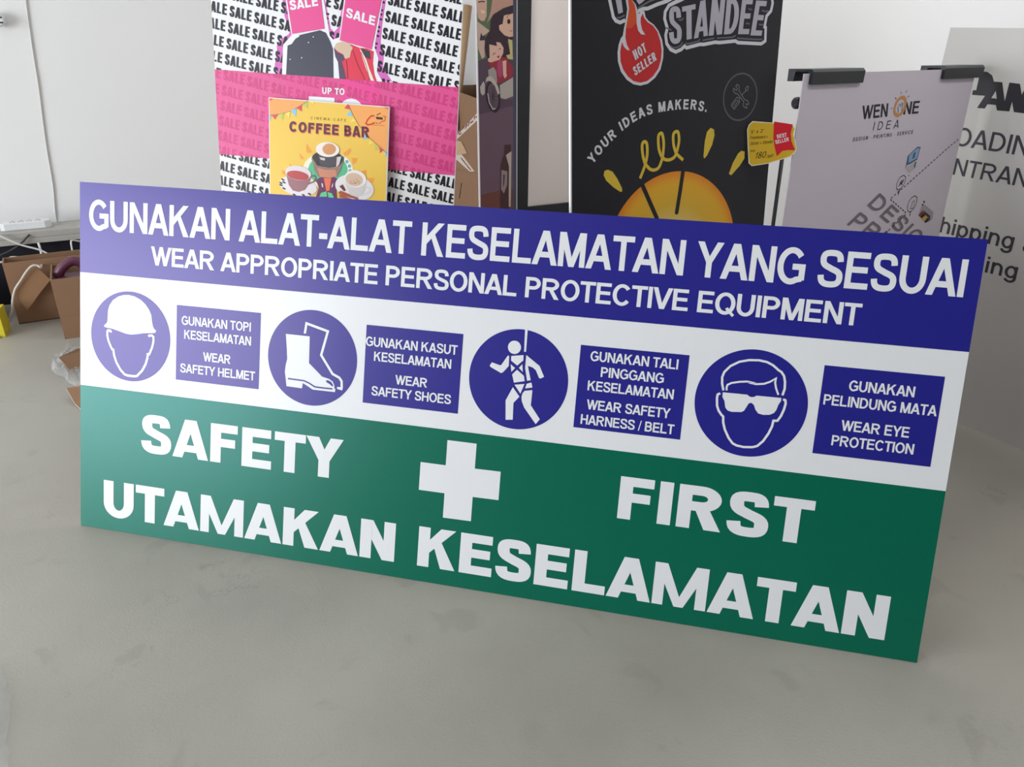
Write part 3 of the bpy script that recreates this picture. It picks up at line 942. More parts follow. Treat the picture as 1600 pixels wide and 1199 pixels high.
q.poly(U(zb, ell(800, 195, 88, 74), coffee), ink((214, 150, 100)), KA + 1.35e-3)
tag(q.build('tumbler_picture', art, merge=False), 'metal tumbler topped with foam')
q = Print(RECT)
q.poly(U(zb, ell(390, 680, 250, 128, rot=12), coffee), ink((228, 222, 226)), KA)
for x, y in ((190, 596), (165, 640), (205, 632), (165, 668), (205, 712), (460, 800), (540, 785), (340, 795)):
    q.poly(U(zb, ell(x, y, 26, 11, 10, 30), coffee), ink((50, 46, 50)), KA + 3.2e-4)
q.poly(U(zb, [(222, 480), (560, 540), (540, 640), (480, 730), (400, 758), (320, 738), (270, 670)], coffee), ink((158, 112, 118)), KA + 6.4e-4)
q.line(U(zb, [(545, 560), (600, 540), (622, 570), (600, 620), (520, 655)], coffee), .0046, ink((140, 90, 96)), KA + 6.4e-4)
q.poly(U(zb, ell(392, 508, 172, 94, rot=10), coffee), ink((226, 216, 220)), KA + 9.6e-4)
q.poly(U(zb, ell(388, 540, 146, 58, rot=10), coffee), ink((186, 74, 76)), KA + 1.35e-3)
tag(q.build('tea_cup_picture', art, merge=False), 'brown cup of red tea on a saucer')
q = Print(RECT)
q.poly(U(zb, ell(1130, 700, 258, 165, rot=14), coffee), ink((232, 228, 230)), KA)
q.poly(U(zb, [(1000, 560), (1285, 620), (1270, 720), (1230, 800), (1160, 825), (1080, 800), (1030, 700)], coffee), ink((214, 208, 208)), KA + 6.4e-4)
q.line(U(zb, [(1270, 690), (1340, 710), (1335, 760), (1250, 790)], coffee), .0056, ink((222, 218, 218)), KA + 6.4e-4)
q.poly(U(zb, ell(1142, 585, 145, 112, rot=10), coffee), ink((240, 236, 236)), KA + 9.6e-4)
q.poly(U(zb, ell(1128, 595, 116, 86, rot=10), coffee), ink((218, 188, 164)), KA + 1.35e-3)
for P in ([(1085, 605), (1080, 640), (1120, 650), (1160, 640)], [(1150, 590), (1195, 625), (1190, 650)], [(1120, 600), (1140, 640), (1165, 630)]):
    q.line(U(zb, P, coffee), .0012, ink((150, 96, 72)), KA + 1.7e-3)
for P in ([(920, 760), (950, 740), (1190, 840), (1170, 860), (930, 790)], [(930, 800), (960, 795), (1100, 850), (1080, 862), (935, 832)]):
    q.poly(U(zb, P, coffee), ink((172, 92, 70)), KA + 3.2e-4)
q.poly(U(zb, [(930, 680), (965, 670), (968, 652), (985, 675), (1000, 700), (1018, 735), (995, 750), (960, 715)], coffee), ink((116, 54, 52)), KA + 3.2e-4)
tag(q.build('coffee_cup_picture', art, merge=False), 'white cup of milky coffee on a saucer')

# ================================================================== THE BLACK STANDEE
M_BLACKPRINT = ink((36, 36, 42), 0.42, 0.30)
stand = Panel('standee', (0, 0, 0), 40, 5.5, 'black printed standee with a flame badge and a yellow half sun', 'standee')
settle(stand, (889, 338), 0.37)
w_ = span(stand, [(893, 20), (889.5, 330)], [(1217, 30), (1197, 340)])
h_ = 1.60
board(stand, 'foam_board', (0, 0), (w_, h_), 0.008, M_FOAM)
q = Print(); q.poly(R_(0.004, 0, w_, h_), M_BLACKPRINT, K1)
sheet = q.build('printed_sheet', stand.root, merge=False)
m = MB()                                                     # fold-out rear prop
m.face([(w_ * .3, 0.30, -.009), (w_ * .7, 0.30, -.009), (w_ * .62, 1.0, -.009), (w_ * .38, 1.0, -.009)], M_FOAM)
m = MB(); m.slab([(-.009, 1.0), (-.009, .35), (-.26, .03), (-.24, .03)], w_ * .49, w_ * .51, M_FOAM, Matrix(((0, 0, 1, 0), (0, 1, 0, 0), (1, 0, 0, 0), (0, 0, 0, 1))))
m.build('rear_prop', stand.root)
RECT = ((0.004, 0), (w_, h_))
zt, zf, zy, zi = Z(1020, 0, 7.62), Z(930, 0, 8.566), Z(890, 140, 5.45), Z(1110, 90, 6.66)
LAV = ink((190, 186, 200), 0.42, 0.3); PALE = ink((222, 220, 230), 0.42, 0.3); GREY = ink((112, 112, 120), 0.42, 0.3)
RED = ink((206, 46, 48), 0.42, 0.3); FLAME = ink((222, 84, 44), 0.42, 0.3); GOLD = ink((228, 196, 66), 0.42, 0.3)
q = Print(RECT)
out = [(440, -60), (330, 0), (255, 32), (190, 65), (145, 140), (138, 225), (170, 335), (150, 420), (163, 520), (210, 590), (270, 618), (335, 590), (375, 550), (398, 570), (560, 528), (600, 530), (740, 503), (790, 508), (982, 488), (1010, 508), (1290, 522), (1336, 488), (1342, 330), (1328, 320), (1352, 192), (1405, 130), (1424, 40), (1412, -60)]
q.line(U(zt, out, stand), .0088, PALE, K2)
for L_ in ([(200, 545), (235, 570), (285, 568), (330, 540), (352, 500)], [(385, 515), (420, 522), (540, 492), (560, 465)], [(590, 482), (730, 455)], [(760, 455), (940, 445), (985, 425)], [(1000, 455), (1200, 470), (1300, 470)],
           [(305, 235), (340, 240), (365, 215)], [(1135, 105), (1180, 118)], [(1295, 125), (1350, 140), (1372, 125)], [(1105, 278), (1150, 285)], [(1260, 292), (1320, 298)], [(155, 330), (220, 360)]):
    q.line(U(zt, L_, stand), .0036, GREY, K2)
for ch, a_, b_, c_ in (('S', (190, 522), (342, 515), (184, 82)), ('T', (350, 487), (508, 450), (344, 82)), ('A', (484, 462), (652, 424), (506, 24)), ('N', (662, 428), (820, 408), (702, -6)),
                       ('D', (842, 412), (1000, 398), (880, -14)), ('E', (1010, 408), (1140, 408), (1062, -14)), ('E', (1158, 422), (1290, 426), (1226, 6))):
    q.text(ch, stand.uv(zt(*a_)), stand.uv(zt(*b_)), stand.uv(zt(*c_)), 'tall', LAV, K3)
q.line(U(zf, [(165, -120), (190, 0), (240, 230), (275, 280), (330, 302), (400, 270)], stand), .0088, PALE, K2)
q.poly(U(zf, [(240, -120), (330, -120), (368, 165), (305, 188), (268, 0)], stand), LAV, K3)
q.poly(U(zf, [(530, -100), (700, -100), (660, 0), (630, 30), (585, 62), (552, 20)], stand), LAV, K3)
q.line(U(zf, [(285, 235), (320, 240), (395, 205)], stand), .004, GREY, K2)
q.line(U(zf, [(570, 150), (640, 118), (700, 115), (830, 58), (950, 18), (1040, -30)], stand), .0088, PALE, K2)
q.line(U(zf, [(570, 110), (650, 62), (720, 20), (800, -10)], stand), .004, GREY, K2)
tag(q.build('title_lettering', stand.root, merge=False), 'pale outlined title lettering')
q = Print(RECT)
q.poly(U(zf, [(395, -80), (405, 0), (425, 120), (405, 260), (380, 390), (365, 480), (340, 510), (310, 600), (295, 700), (300, 820), (340, 960), (420, 1070), (510, 1130), (600, 1147), (700, 1122), (800, 1040), (870, 930), (905, 780), (910, 650), (890, 530), (840, 410), (780, 330), (710, 280), (670, 230), (655, 150), (610, 150), (580, 190), (560, 130), (540, 60), (490, 0), (470, -80)], stand), PALE, K3)
q.poly(U(zf, [(430, -60), (450, -60), (490, 10), (525, 70), (545, 200), (550, 320), (570, 410), (610, 460), (668, 468), (625, 400), (603, 300), (605, 240), (632, 180), (650, 240), (700, 300), (770, 345), (830, 430), (870, 560), (885, 680), (875, 800), (840, 920), (770, 1020), (690, 1085), (600, 1107), (510, 1087), (430, 1020), (370, 930), (335, 820), (330, 690), (355, 560), (375, 620), (420, 670), (460, 675), (420, 600), (400, 500), (405, 400), (430, 250), (450, 120)], stand), RED, K3 + 3.6e-4)
q.poly(U(zf, [(440, -20), (490, 10), (525, 70), (545, 200), (548, 300), (480, 380), (408, 380), (430, 250), (450, 120)], stand), FLAME, K3 + 7e-4)
bad = tag(q.build('flame_badge', stand.root, merge=False), 'red flame badge')
q = Print(RECT)
q.text('HOT', stand.uv(zf(532, 808)), stand.uv(zf(688, 688)), stand.uv(zf(488, 690)), 'cond', PALE, K3 + 1.1e-3, .06)
q.text('SELLER', stand.uv(zf(527, 1018)), stand.uv(zf(818, 800)), stand.uv(zf(490, 908)), 'cond', PALE, K3 + 1.1e-3, .06)
q.build('lettering', bad, merge=False)
q = Print(RECT)
path = U(zy, [(196, 640), (235, 585), (275, 535), (320, 480), (385, 412), (435, 362), (500, 310), (560, 268), (640, 226), (700, 207), (740, 197), (800, 187), (880, 174), (940, 169), (1010, 168), (1070, 173), (1130, 186), (1162, 192)], stand)
cap = (stand.uv(zy(940, 84)) - stand.uv(zy(940, 169))).length
q.path_text('YOUR IDEAS MAKERS.', path, cap, 'round', PALE, K2, .12)
tag(q.build('slogan_lettering', stand.root, merge=False), 'pale arched slogan lettering')


def circle3(a, b, c):
    d = 2 * (a.x * (b.y - c.y) + b.x * (c.y - a.y) + c.x * (a.y - b.y))
    ux = (a.length_squared * (b.y - c.y) + b.length_squared * (c.y - a.y) + c.length_squared * (a.y - b.y)) / d
    uy = (a.length_squared * (c.x - b.x) + b.length_squared * (a.x - c.x) + c.length_squared * (b.x - a.x)) / d
    o = Vector((ux, uy))
    return o, (a - o).length


def sun_ink():
    m = bpy.data.materials.new('sun_print')
    m.use_nodes = True
    nt = m.node_tree
    b = nt.nodes['Principled BSDF']
    b.inputs['Roughness'].default_value = 0.42
    b.inputs['Specular IOR Level'].default_value = 0.3
    at = nt.nodes.new('ShaderNodeAttribute'); at.attribute_name = 'rad'
    cr = nt.nodes.new('ShaderNodeValToRGB')
    el = cr.color_ramp.elements
    el[0].position = 0.0; el[0].color = lin((246, 232, 190))
    el[1].position = 1.0; el[1].color = lin((238, 140, 40))
    for p, c in ((0.35, (238, 212, 124)), (0.62, (232, 186, 60)), (0.86, (240, 182, 50))):
        e = el.new(p); e.color = lin(c)
    nt.links.new(at.outputs['Fac'], cr.inputs[0]); nt.links.new(cr.outputs[0], b.inputs['Base Color'])
    return m


so, sr = circle3(*U(zy, [(405, 1080), (955, 695), (1300, 900)], stand))
m = MB(); SUN = sun_ink(); rad = []
rings = [0.0001, .35, .62, .8, .93, 1.0]
m.grid([[(so.x + sr * k * math.cos(a * math.pi / 36), so.y + sr * k * math.sin(a * math.pi / 36), K2) for a in range(72)] for k in rings], SUN, closed=True)
so_ = m.build('sun', stand.root, merge=False)
at_ = so_.data.attributes.new('rad', 'FLOAT', 'POINT')
at_.data.foreach_set('value', [rings[i // 72] for i in range(len(rings) * 72)])
tag(so_, 'golden half sun')
q = Print(RECT)
q.line(U(zy, [(612, 800), (745, 1105)], stand), .0130, M_BLACKPRINT, K3)
q.line(U(zy, [(966, 680), (940, 860), (910, 1045)], stand), .0130, M_BLACKPRINT, K3)
q.disc(stand.uv(zy(910, 1045)), .0065, M_BLACKPRINT, K3)
q.build('sun_spokes', so_, merge=False)
for zf_, P in ((zy, [(325, 682), (296, 692), (288, 730), (310, 775), (375, 835), (432, 872), (446, 868), (445, 840), (405, 760), (365, 700)]),
               (zy, [(1200, 326), (1228, 340), (1232, 390), (1212, 470), (1170, 560), (1146, 588), (1138, 570), (1150, 440), (1168, 360)]),
               (zi, [(355, 978), (320, 970), (285, 1000), (230, 1100), (190, 1210), (215, 1225), (300, 1130), (352, 1050)])):
    q = Print(RECT); q.poly(U(zf_, P, stand), GOLD, K2)
    tag(q.build('sun_drop', stand.root, merge=False), 'gold drop')
q = Print(RECT)
co = []
for a_ in ([(598, 757), (625, 690), (648, 620)], [(648, 620), (660, 540), (655, 460), (632, 445), (616, 475), (622, 560), (640, 630)], [(640, 630), (680, 675), (720, 685), (760, 660), (790, 580)],
           [(790, 580), (800, 470), (790, 390), (775, 372), (755, 400), (758, 500), (780, 570)], [(780, 570), (810, 595), (850, 598), (890, 575), (912, 530)], [(912, 530), (930, 440), (924, 370), (905, 358), (882, 385), (884, 470), (905, 545)], [(905, 545), (965, 600)]):
    co.append(U(zy, a_, stand))
for L_ in co:
    L2 = []
    for i in range(len(L_) - 1):                             # Catmull-Rom through the measured points
        p0 = L_[max(i - 1, 0)]; p1 = L_[i]; p2 = L_[i + 1]; p3 = L_[min(i + 2, len(L_) - 1)]
        for k in range(6):
            t = k / 6
            L2.append(0.5 * ((2 * p1) + (p2 - p0) * t + (2 * p0 - 5 * p1 + 4 * p2 - p3) * t * t + (3 * p1 - p0 - 3 * p2 + p3) * t ** 3))
    L2.append(L_[-1])
    q.line(L2, .0088, GOLD, K2)
tag(q.build('sun_curl', stand.root, merge=False), 'gold curled line')
q = Print(RECT)
pts = U(zi, [(135, 420), (488, 385), (330, 158), (290, 660)], stand)
cc = (pts[2] + pts[3]) / 2
q.line([(cc.x + .0 + math.cos(a * math.pi / 30) * (pts[2] - pts[3]).length / 2 * .97, cc.y + math.sin(a * math.pi / 30) * (pts[2] - pts[3]).length / 2 * .97) for a in range(60)], .0042, ink((96, 96, 104), .42, .3), K2, closed=True)
G2 = ink((128, 128, 134), .42, .3)
for P, cl in (([(272, 282), (262, 300), (278, 325), (268, 345), (240, 320), (234, 340), (250, 372), (280, 378), (345, 460), (338, 500), (355, 522), (378, 525), (370, 500), (368, 480), (390, 490), (398, 478), (385, 448), (355, 440), (295, 345), (298, 300), (285, 285)], True),
              ([(380, 298), (395, 305), (385, 340), (368, 348), (362, 325)], True), ([(366, 345), (325, 390)], False), ([(275, 412), (300, 425), (300, 465), (245, 540), (215, 500), (218, 485)], True), ([(262, 448), (228, 500)], False), ([(280, 462), (240, 522)], False), ([(268, 440), (300, 462)], False)):
    q.line(U(zi, P, stand), .0022, G2, K2, closed=cl)
tag(q.build('tool_icon', stand.root, merge=False), 'grey circled tool icon')

# price tag stuck to the standee's right edge
PT = 0.0
tp = Panel('price_tag', (0, 0, 0), 2, 4, 'yellow handwritten price tag with a red ribbon stuck to the black standee', 'price tag')
tagp = tp.root
tp.p0 = on_plane((1168, 225), stand.p0 + stand.n * .008, stand.n)
tp.place()
m = MB(); m.slab(U(zi, [(440, 662), (655, 678), (860, 697), (885, 740), (868, 800), (900, 950), (880, 992), (830, 1035), (700, 1075), (600, 1105), (430, 1130), (398, 1100), (387, 900), (382, 750), (400, 700)], tp, PT), -.003, PT, mat('white_card', (222, 216, 190), .5, .4))
m.build('card', tagp)
zo = PT
q = Print(); q.poly(U(zi, [(443, 672), (655, 686), (850, 704), (873, 742), (858, 800), (890, 950), (870, 985), (825, 1026), (700, 1066), (600, 1095), (432, 1120), (406, 1093), (396, 900), (391, 750), (408, 705)], tp, PT), ink((206, 166, 46), .35, .4), zo + 2e-4)
q.build('yellow_face', tagp, merge=False)
q = Print(); q.poly(U(zi, [(662, 665), (855, 695), (836, 790), (842, 870), (880, 965), (800, 962), (750, 972), (690, 1027), (668, 930), (655, 830)], tp, PT), ink((204, 36, 50), .35, .4), zo + 6e-4)
rb = tag(q.build('ribbon', tagp, merge=False), 'red ribbon')
pw = lambda x, y: tp.uv(zi(x, y), PT)
q = Print()
q.text('BEST', pw(695, 842), pw(795, 822), pw(690, 803), 'bold', WHITEINK, zo + 1.0e-3, .05)
q.text('SELLER', pw(678, 900), pw(818, 868), pw(672, 862), 'bold', WHITEINK, zo + 1.0e-3, .05)
q.build('lettering', rb, merge=False)
HAND = ink((20, 16, 10), .5, .3)
q = Print()
for t, a_, b_, c_ in (("5' x 2'", (420, 795), (552, 778), (425, 760)), ('Foamboard +', (412, 850), (592, 838), (420, 818)), ('Sticker + Stander', (412, 912), (648, 890), (420, 878)), ('RM', (413, 985), (460, 982), (420, 962)), ('180', (462, 1052), (568, 1042), (482, 985)), ('/set', (580, 1048), (650, 1036), (590, 1008))):
    q.text(t, pw(*a_), pw(*b_), pw(*c_), 'hand', HAND, zo + 4e-4)
tag(q.build('handwriting', tagp, merge=False), 'black handwriting')

# ================================================================== THE POSTER STAND (company banner)
ban = Panel('poster_stand', (0, 0, 0), 47, 2.0, 'pale grey poster on a stand, held by two black top clips', 'poster stand')
settle(ban, (1253, 140), 0.83)
w_ = span(ban, [(1260, 118), (1221, 345)], [(1529, 110), (1496, 236), (1470, 340)])
h_ = (ban.uv((1262, 119)).y + ban.uv((1529, 104)).y) / 2
M_BAN = mat('pale_banner_sheet', (222, 213, 226), 0.5, 0.3, 0.02, 4)
m = MB(); m.box((0, 0.16, -.003), (w_, h_, 0), M_BAN)
m.build('poster_sheet', ban.root)
M_CLIP = mat('black_plastic', (26, 29, 36), 0.35, 0.5)


def pix(p, zz=0.0): return ban.uv(p, zz)


for a_, b_ in (((1263, 120), (1347, 112)), ((1474, 105), (1535, 99))):
    u0 = pix(a_).x - .004; u1 = pix(b_, .0).x
    if a_[0] < 1300: u0 += .010
    m = MB()
    prof = [(-.075, h_ + .012), (-.075, h_ - .022), (-.055, h_ - .022), (-.05, h_ + .004), (-.006, h_ + .004), (-.005, h_ - .028), (.010, h_ - .030), (.012, h_ + .004), (.004, h_ + .012)]
    m.slab(prof, u0, u1, M_CLIP, Matrix(((0, 0, 1, 0), (0, 1, 0, 0), (1, 0, 0, 0), (0, 0, 0, 1))))
    tag(m.build('top_clip', ban.root, .001), 'black clip')
m = MB(); m.tube([(-.011, .02, -.03), (-.008, h_ - .17, -.03)], .006, M_CLIP, 12); m.tube([(w_ * .5, .02, -.06), (w_ * .5, h_ - .01, -.06)], .011, M_CLIP, 12)
m.build('pole', ban.root)
kp = pix((1247, 161), -.03)
m = MB()
m.grid([[(kp.x - .004 + k, kp.y + r * math.sin(a * math.pi / 6), -.03 + r * math.cos(a * math.pi / 6)) for a in range(12)] for k, r in ((-.012, .001), (-.012, .012), (-.006, .017), (.006, .017), (.012, .010), (.012, .001))], M_CLIP, closed=True, smooth=False)
m.build('knob', ban.root)
fb_ = ban.p0
for k in range(3):
    a = math.radians(90 + 120 * k)
    m = MB(); m.tube([(w_ * .5, .10, -.06), (w_ * .5 + .30 * math.cos(a), .012, -.06 - .30 * math.sin(a))], .009, M_CLIP, 10)
    m.build('leg', ban.root)
zW, zD = Z(1310, 120, 8.565), Z(1300, 230, 8.567)
RECT = ((0, .16), (w_, h_))
B_ = lambda zz, x, y: ban.uv(zz(x, y))
INKB = ink((38, 36, 46), .5, .3); ORG = ink((214, 152, 92), .5, .3); MIDG = ink((120, 112, 122), .5, .3)
q = Print(RECT)
q.text('WEN', B_(zW, 308, 572), B_(zW, 652, 533), B_(zW, 322, 388), 'bold', INKB, K1, -.02)
q.text('NE', B_(zW, 866, 508), B_(zW, 1066, 490), B_(zW, 892, 336), 'bold', INKB, K1)
q.line(U(zW, [(748, 450), (758, 395), (778, 340), (808, 298), (845, 275), (880, 280), (898, 310), (896, 365), (884, 420), (860, 470), (830, 502), (795, 518), (765, 502), (750, 478)], ban), .0105, ORG, K2, closed=True)
q.line(U(zW, [(795, 400), (800, 480)], ban), .0036, MIDG, K1); q.line(U(zW, [(862, 350), (845, 470)], ban), .0036, MIDG, K1)
q.line(U(zW, [(800, 390), (820, 360), (830, 400), (850, 345), (858, 380)], ban), .0022, MIDG, K1)
for a_, b_ in (((755, 280), (775, 298)), ((838, 200), (836, 232)), ((915, 182), (900, 215)), ((948, 252), (925, 275)), ((705, 432), (722, 415))):
    q.line(U(zW, [a_, b_], ban), .0036, MIDG, K1)
q.text('IDEA', B_(zW, 458, 720), B_(zW, 800, 684), B_(zW, 482, 606), 'light', INKB, K1, .45)
q.text('DESIGN * PRINTING * SERVICE', B_(zW, 190, 866), B_(zW, 992, 762), B_(zW, 200, 815), 'bold', ink((70, 66, 78), .5, .3), K1, .28)
tag(q.build('logo_lettering', ban.root, merge=False), 'black and orange logo lettering')
q = Print(RECT)
q.poly(U(zD, [(1140, -2), (1186, -5), (1140, 165), (1045, 225), (1000, 240), (975, 305), (985, 265), (1015, 115)], ban), ink((70, 92, 128), .5, .3), K1)
q.poly(U(zD, [(1135, 15), (1172, 10), (1135, 150), (1018, 215), (1030, 110)], ban), ink((150, 184, 222), .5, .3), K2)
q.poly(U(zD, [(1090, 75), (1118, 62), (1100, 140), (1068, 160)], ban), ink((72, 104, 150), .5, .3), K3)
q.poly(U(zD, [(1000, 260), (1045, 240), (1115, 195), (1130, 190), (1105, 265), (1150, 240), (1105, 290), (1030, 345), (1000, 310)], ban), ink((196, 192, 200), .5, .3), K1)
q.poly(U(zD, [(1108, 205), (1130, 190), (1108, 268), (1092, 272)], ban), ink((92, 84, 92), .5, .3), K2)
q.poly(U(zD, [(1012, 370), (1040, 378), (1030, 388)], ban), MIDG, K1)
q.build('computer_picture', ban.root, merge=False)
q = Print(RECT)
q.poly(U(zD, [(1200, 790), (1240, 770), (1355, 865), (1345, 960), (1305, 1000), (1250, 1010), (1155, 915)], ban), ink((176, 168, 176), .5, .3), K1)
for P, c in (([(1155, 912), (1210, 845), (1225, 880), (1180, 935)], (150, 52, 66)), ([(1180, 935), (1225, 880), (1250, 905), (1205, 955)], (52, 40, 52)), ([(1200, 955), (1245, 910), (1285, 945), (1235, 1000)], (206, 180, 70)), ([(1230, 1000), (1275, 945), (1310, 965), (1255, 1015)], (44, 40, 72)), ([(1215, 840), (1310, 920), (1310, 965), (1245, 905)], (72, 62, 84))):
    q.poly(U(zD, P, ban), ink(c, .5, .3), K2)
q.poly(U(zD, [(1225, 715), (1240, 720), (1240, 750), (1222, 750)], ban), INKB, K1); q.poly(U(zD, [(1200, 765), (1222, 760), (1222, 780), (1202, 785)], ban), INKB, K1)
q.build('printer_picture', ban.root, merge=False)


def dashes(q, pts, n, w, mt, z):
    P = [Vector(p) for p in pts]
    L = [(P[i + 1] - P[i]).length for i in range(len(P) - 1)]
    for i in range(len(P) - 1):
        k = max(1, round(n * L[i] / sum(L)))
        for j in range(k):
            q.line([P[i].lerp(P[i + 1], (j + .2) / k), P[i].lerp(P[i + 1], (j + .75) / k)], w, mt, z)


q = Print(RECT)
dashes(q, [ban.uv((1498, 217)), B_(zD, 1540, 20), B_(zD, 950, 545), B_(zD, 775, 695)], 24, .0042, INKB, K1)
dashes(q, U(zD, [(775, 695), (995, 885)], ban), 7, .0042, INKB, K1)
dashes(q, U(zD, [(995, 890), (735, 1130), (600, 1250)], ban), 8, .0042, INKB, K3)
for e, tail in (([(865, 560), (862, 510), (880, 450), (915, 400), (960, 376), (985, 400), (980, 450), (955, 510), (915, 555), (885, 572)], [(905, 565), (885, 640)]),
                ([(1012, 850), (1008, 790), (1030, 720), (1070, 670), (1110, 652), (1138, 675), (1132, 740), (1100, 815), (1060, 860), (1030, 868)], [(1050, 862), (1038, 925)])):
    q.line(U(zD, e, ban), .0028, INKB, K1, closed=True); q.line(U(zD, tail, ban), .0045, INKB, K1)
for L_ in ([(890, 525), (960, 430)], [(905, 470), (940, 500)], [(915, 500), (955, 450)], [(925, 445), (935, 480)]): q.line(U(zD, L_, ban), .0042, ink((74, 64, 78), .5, .3), K1)
for L_ in ([(1065, 740), (1110, 712)], [(1075, 745), (1045, 830)], [(1045, 830), (1085, 815)], [(1085, 815), (1105, 730)]): q.line(U(zD, L_, ban), .0030, MIDG, K1)
tag(q.build('dotted_route', ban.root, merge=False), 'dotted line with two circled icons')
q = Print(RECT)
SL = ink((132, 122, 134), .5, .3); SL2 = ink((160, 150, 162), .5, .3)
for t, a_, b_, c_, st in (('DESIGN', (475, 775), (1230, 1440), (640, 612), 'bold'), ('PRINTING', (205, 1030), (1250, 1740), (378, 866), 'bold')):
    for d, mt_, zz in ((7, SL2, K1), (0, SL, K2)):
        q.text(t, B_(zD, a_[0] - d * 2, a_[1] + d), B_(zD, b_[0] - d * 2, b_[1] + d), B_(zD, c_[0] - d * 2, c_[1] + d), 'reg', mt_, zz, .1)
tag(q.build('block_lettering', ban.root, merge=False), 'grey slanted block lettering')

# ================================================================== THE FROSTED PANEL
acr = Panel('acrylic_panel', (2.946, 1.438, 0), -46, 0.0, 'tall grey frosted panel with dark entrance lettering beside the poster stand', 'panel')
acr.p0 = on_floor((1500, 662)); acr.place()
acr.shift(acr.uv((1484, 48)).x)
h_ = acr.uv((1486, 43)).y
M_ACR = mat('frosted_acrylic', (206, 203, 200), 0.38, 0.45, 0.02, 3, alpha=0.86)
board(acr, 'panel_sheet', (0, 0), (1.22, h_), 0.006, M_ACR)
m = MB()
for u in (.18, 1.0): m.box((u, 0, -.10), (u + .02, .05, -.0062), mat('clear_foot', (120, 120, 120), .3))
for k in range(0): pass
m.build('foot', acr.root, merge=False)
za, ze = Z(1460, 60, 4.993), Z(1420, 300, 7.494)
VIN = ink((58, 56, 64), .4, .4); VB = ink((34, 33, 40), .4, .4)
A_ = lambda zz, x, y: acr.uv(zz(x, y))
q = Print()
q.poly(U(za, [(345, 255), (415, 262), (452, 290), (465, 337), (530, 342), (549, 490), (585, 345), (668, 355), (682, 440), (720, 360), (830, 372), (800, 600), (719, 592), (722, 510), (700, 585), (620, 575), (606, 495), (585, 570), (488, 562), (480, 520), (415, 514), (393, 548), (333, 543), (395, 448), (293, 441), (302, 403), (326, 406), (350, 300), (333, 296)], acr), VB, K1)
q.poly(U(za, [(480, 410), (487, 471), (445, 466)], acr), M_ACR, K2)
tag(q.build('logo_lettering', acr.root, merge=False), 'heavy black logo lettering')
q = Print()
q.text('OADING', A_(za, 150, 832), A_(za, 880, 948), A_(za, 182, 691), 'reg', VIN, K1)
q.text('NTRANCE', A_(za, 140, 1062), A_(za, 974, 1210), A_(za, 172, 935), 'reg', VIN, K1)
tag(q.build('upper_lettering', acr.root, merge=False), 'dark upper lettering')
q = Print()
q.text('hipping &', A_(ze, 355, 470), A_(ze, 1500, 746), A_(ze, 397, 288), 'reg', VIN, K1)
q.text('ing', A_(ze, 887, 940), A_(ze, 1253, 1024), A_(ze, 929, 755), 'reg', VIN, K1)
tag(q.build('lower_lettering', acr.root, merge=False), 'dark lower lettering')

# ================================================================== AGAINST THE LEFT WALL, BEHIND
WN = Vector((-math.sin(AL), math.cos(AL), 0))                # into the left wall
WD = Vector((math.cos(AL), math.sin(AL), 0))                 # along it, towards the corner


def wallp(p, off):
    return on_plane(p, CORNER - WN * off, WN)


def wall_frame(t, off, z=0.0):
    """origin t metres along the left wall from the corner, off metres in front of it; x along the wall, y into it"""
    o = CORNER - WD * t - WN * off + Vector((0, 0, z))
    return Matrix(((WD.x, WN.x, 0, o.x), (WD.y, WN.y, 0, o.y), (0, 0, 1, o.z), (0, 0, 0, 1)))


def wt(p):                                                    # distance along the wall from the corner
    return (CORNER - p).dot(WD)


fra = Panel('framed_board', (0, 0, 0), 41, 0.6, 'black framed cream board leaning against the wall behind the black standee', 'framed board')
settle(fra, (820, 200), (wallp((820, 200), .10)).y)
w0 = fra.uv((808, 160)).x; fra.shift(w0)
ui, vi = fra.uv((827, 200)).x, fra.uv((850, 321)).y
fw, fh = 0.86, 2.1
M_FRAME = mat('black_frame', (20, 22, 30), 0.35, 0.5)
m = MB()
for lo, hi in (((0, 0), (ui, fh)), ((fw - ui, 0), (fw, fh)), ((ui, 0), (fw - ui, vi)), ((ui, fh - ui), (fw - ui, fh))):
    m.box((lo[0], lo[1], -.05), (hi[0], hi[1], 0), M_FRAME)
m.build('frame', fra.root, .004, merge=False)
m = MB(); m.box((ui - .005, vi - .005, -.04), (fw - ui + .005, fh - ui + .005, -.022), mat('cream_board', (240, 229, 224), 0.6, 0.3))
tag(m.build('board_face', fra.root), 'cream board')

car = Panel('picture_banner', (0, 0, 0), 50, 1.5, 'tall dark banner with a cartoon rickshaw ride, left of the black framed board', 'banner')
settle(car, (747, 200), 3.2)
w_ = span(car, [(745, 20), (747, 200), (749, 320)], [(811, 20), (808, 200), (806, 320)])
h_ = 2.0
board(car, 'banner_sheet', (0, 0), (w_, h_), 0.012, mat('banner_backing', (214, 208, 212), .5))
xa, xb, xc = Z(735, 0, 9.22), Z(735, 110, 9.22), Z(735, 220, 9.22)
x0, x1 = car.uv((748.8, 200)).x, car.uv((801.5, 200)).x
RECT = ((x0, 0.0), (x1, h_))
cz = lambda rgb: ink(rgb, .5, .3)
q = Print(((x0, 0), (w_ - .006, h_)))
q.poly(R_(x0, 0, x1, h_), cz((98, 74, 88)), K1); q.poly(R_(x1, 0, w_ - .006, h_), cz((66, 68, 84)), K1)
bgp = q.build('printed_background', car.root, merge=False)
q = Print(RECT)
q.poly(U(xa, [(90, -300), (640, -300), (640, 900), (100, 900)], car), cz((84, 104, 76)), K2)
q.poly(U(xa, [(100, 880), (640, 700), (640, 1250), (100, 1500)], car), cz((78, 62, 74)), K2 + 3e-4)
q.poly(U(xb, [(120, 640), (610, 510), (610, 420), (120, 420)], car), cz((80, 60, 74)), K2 + 3e-4)
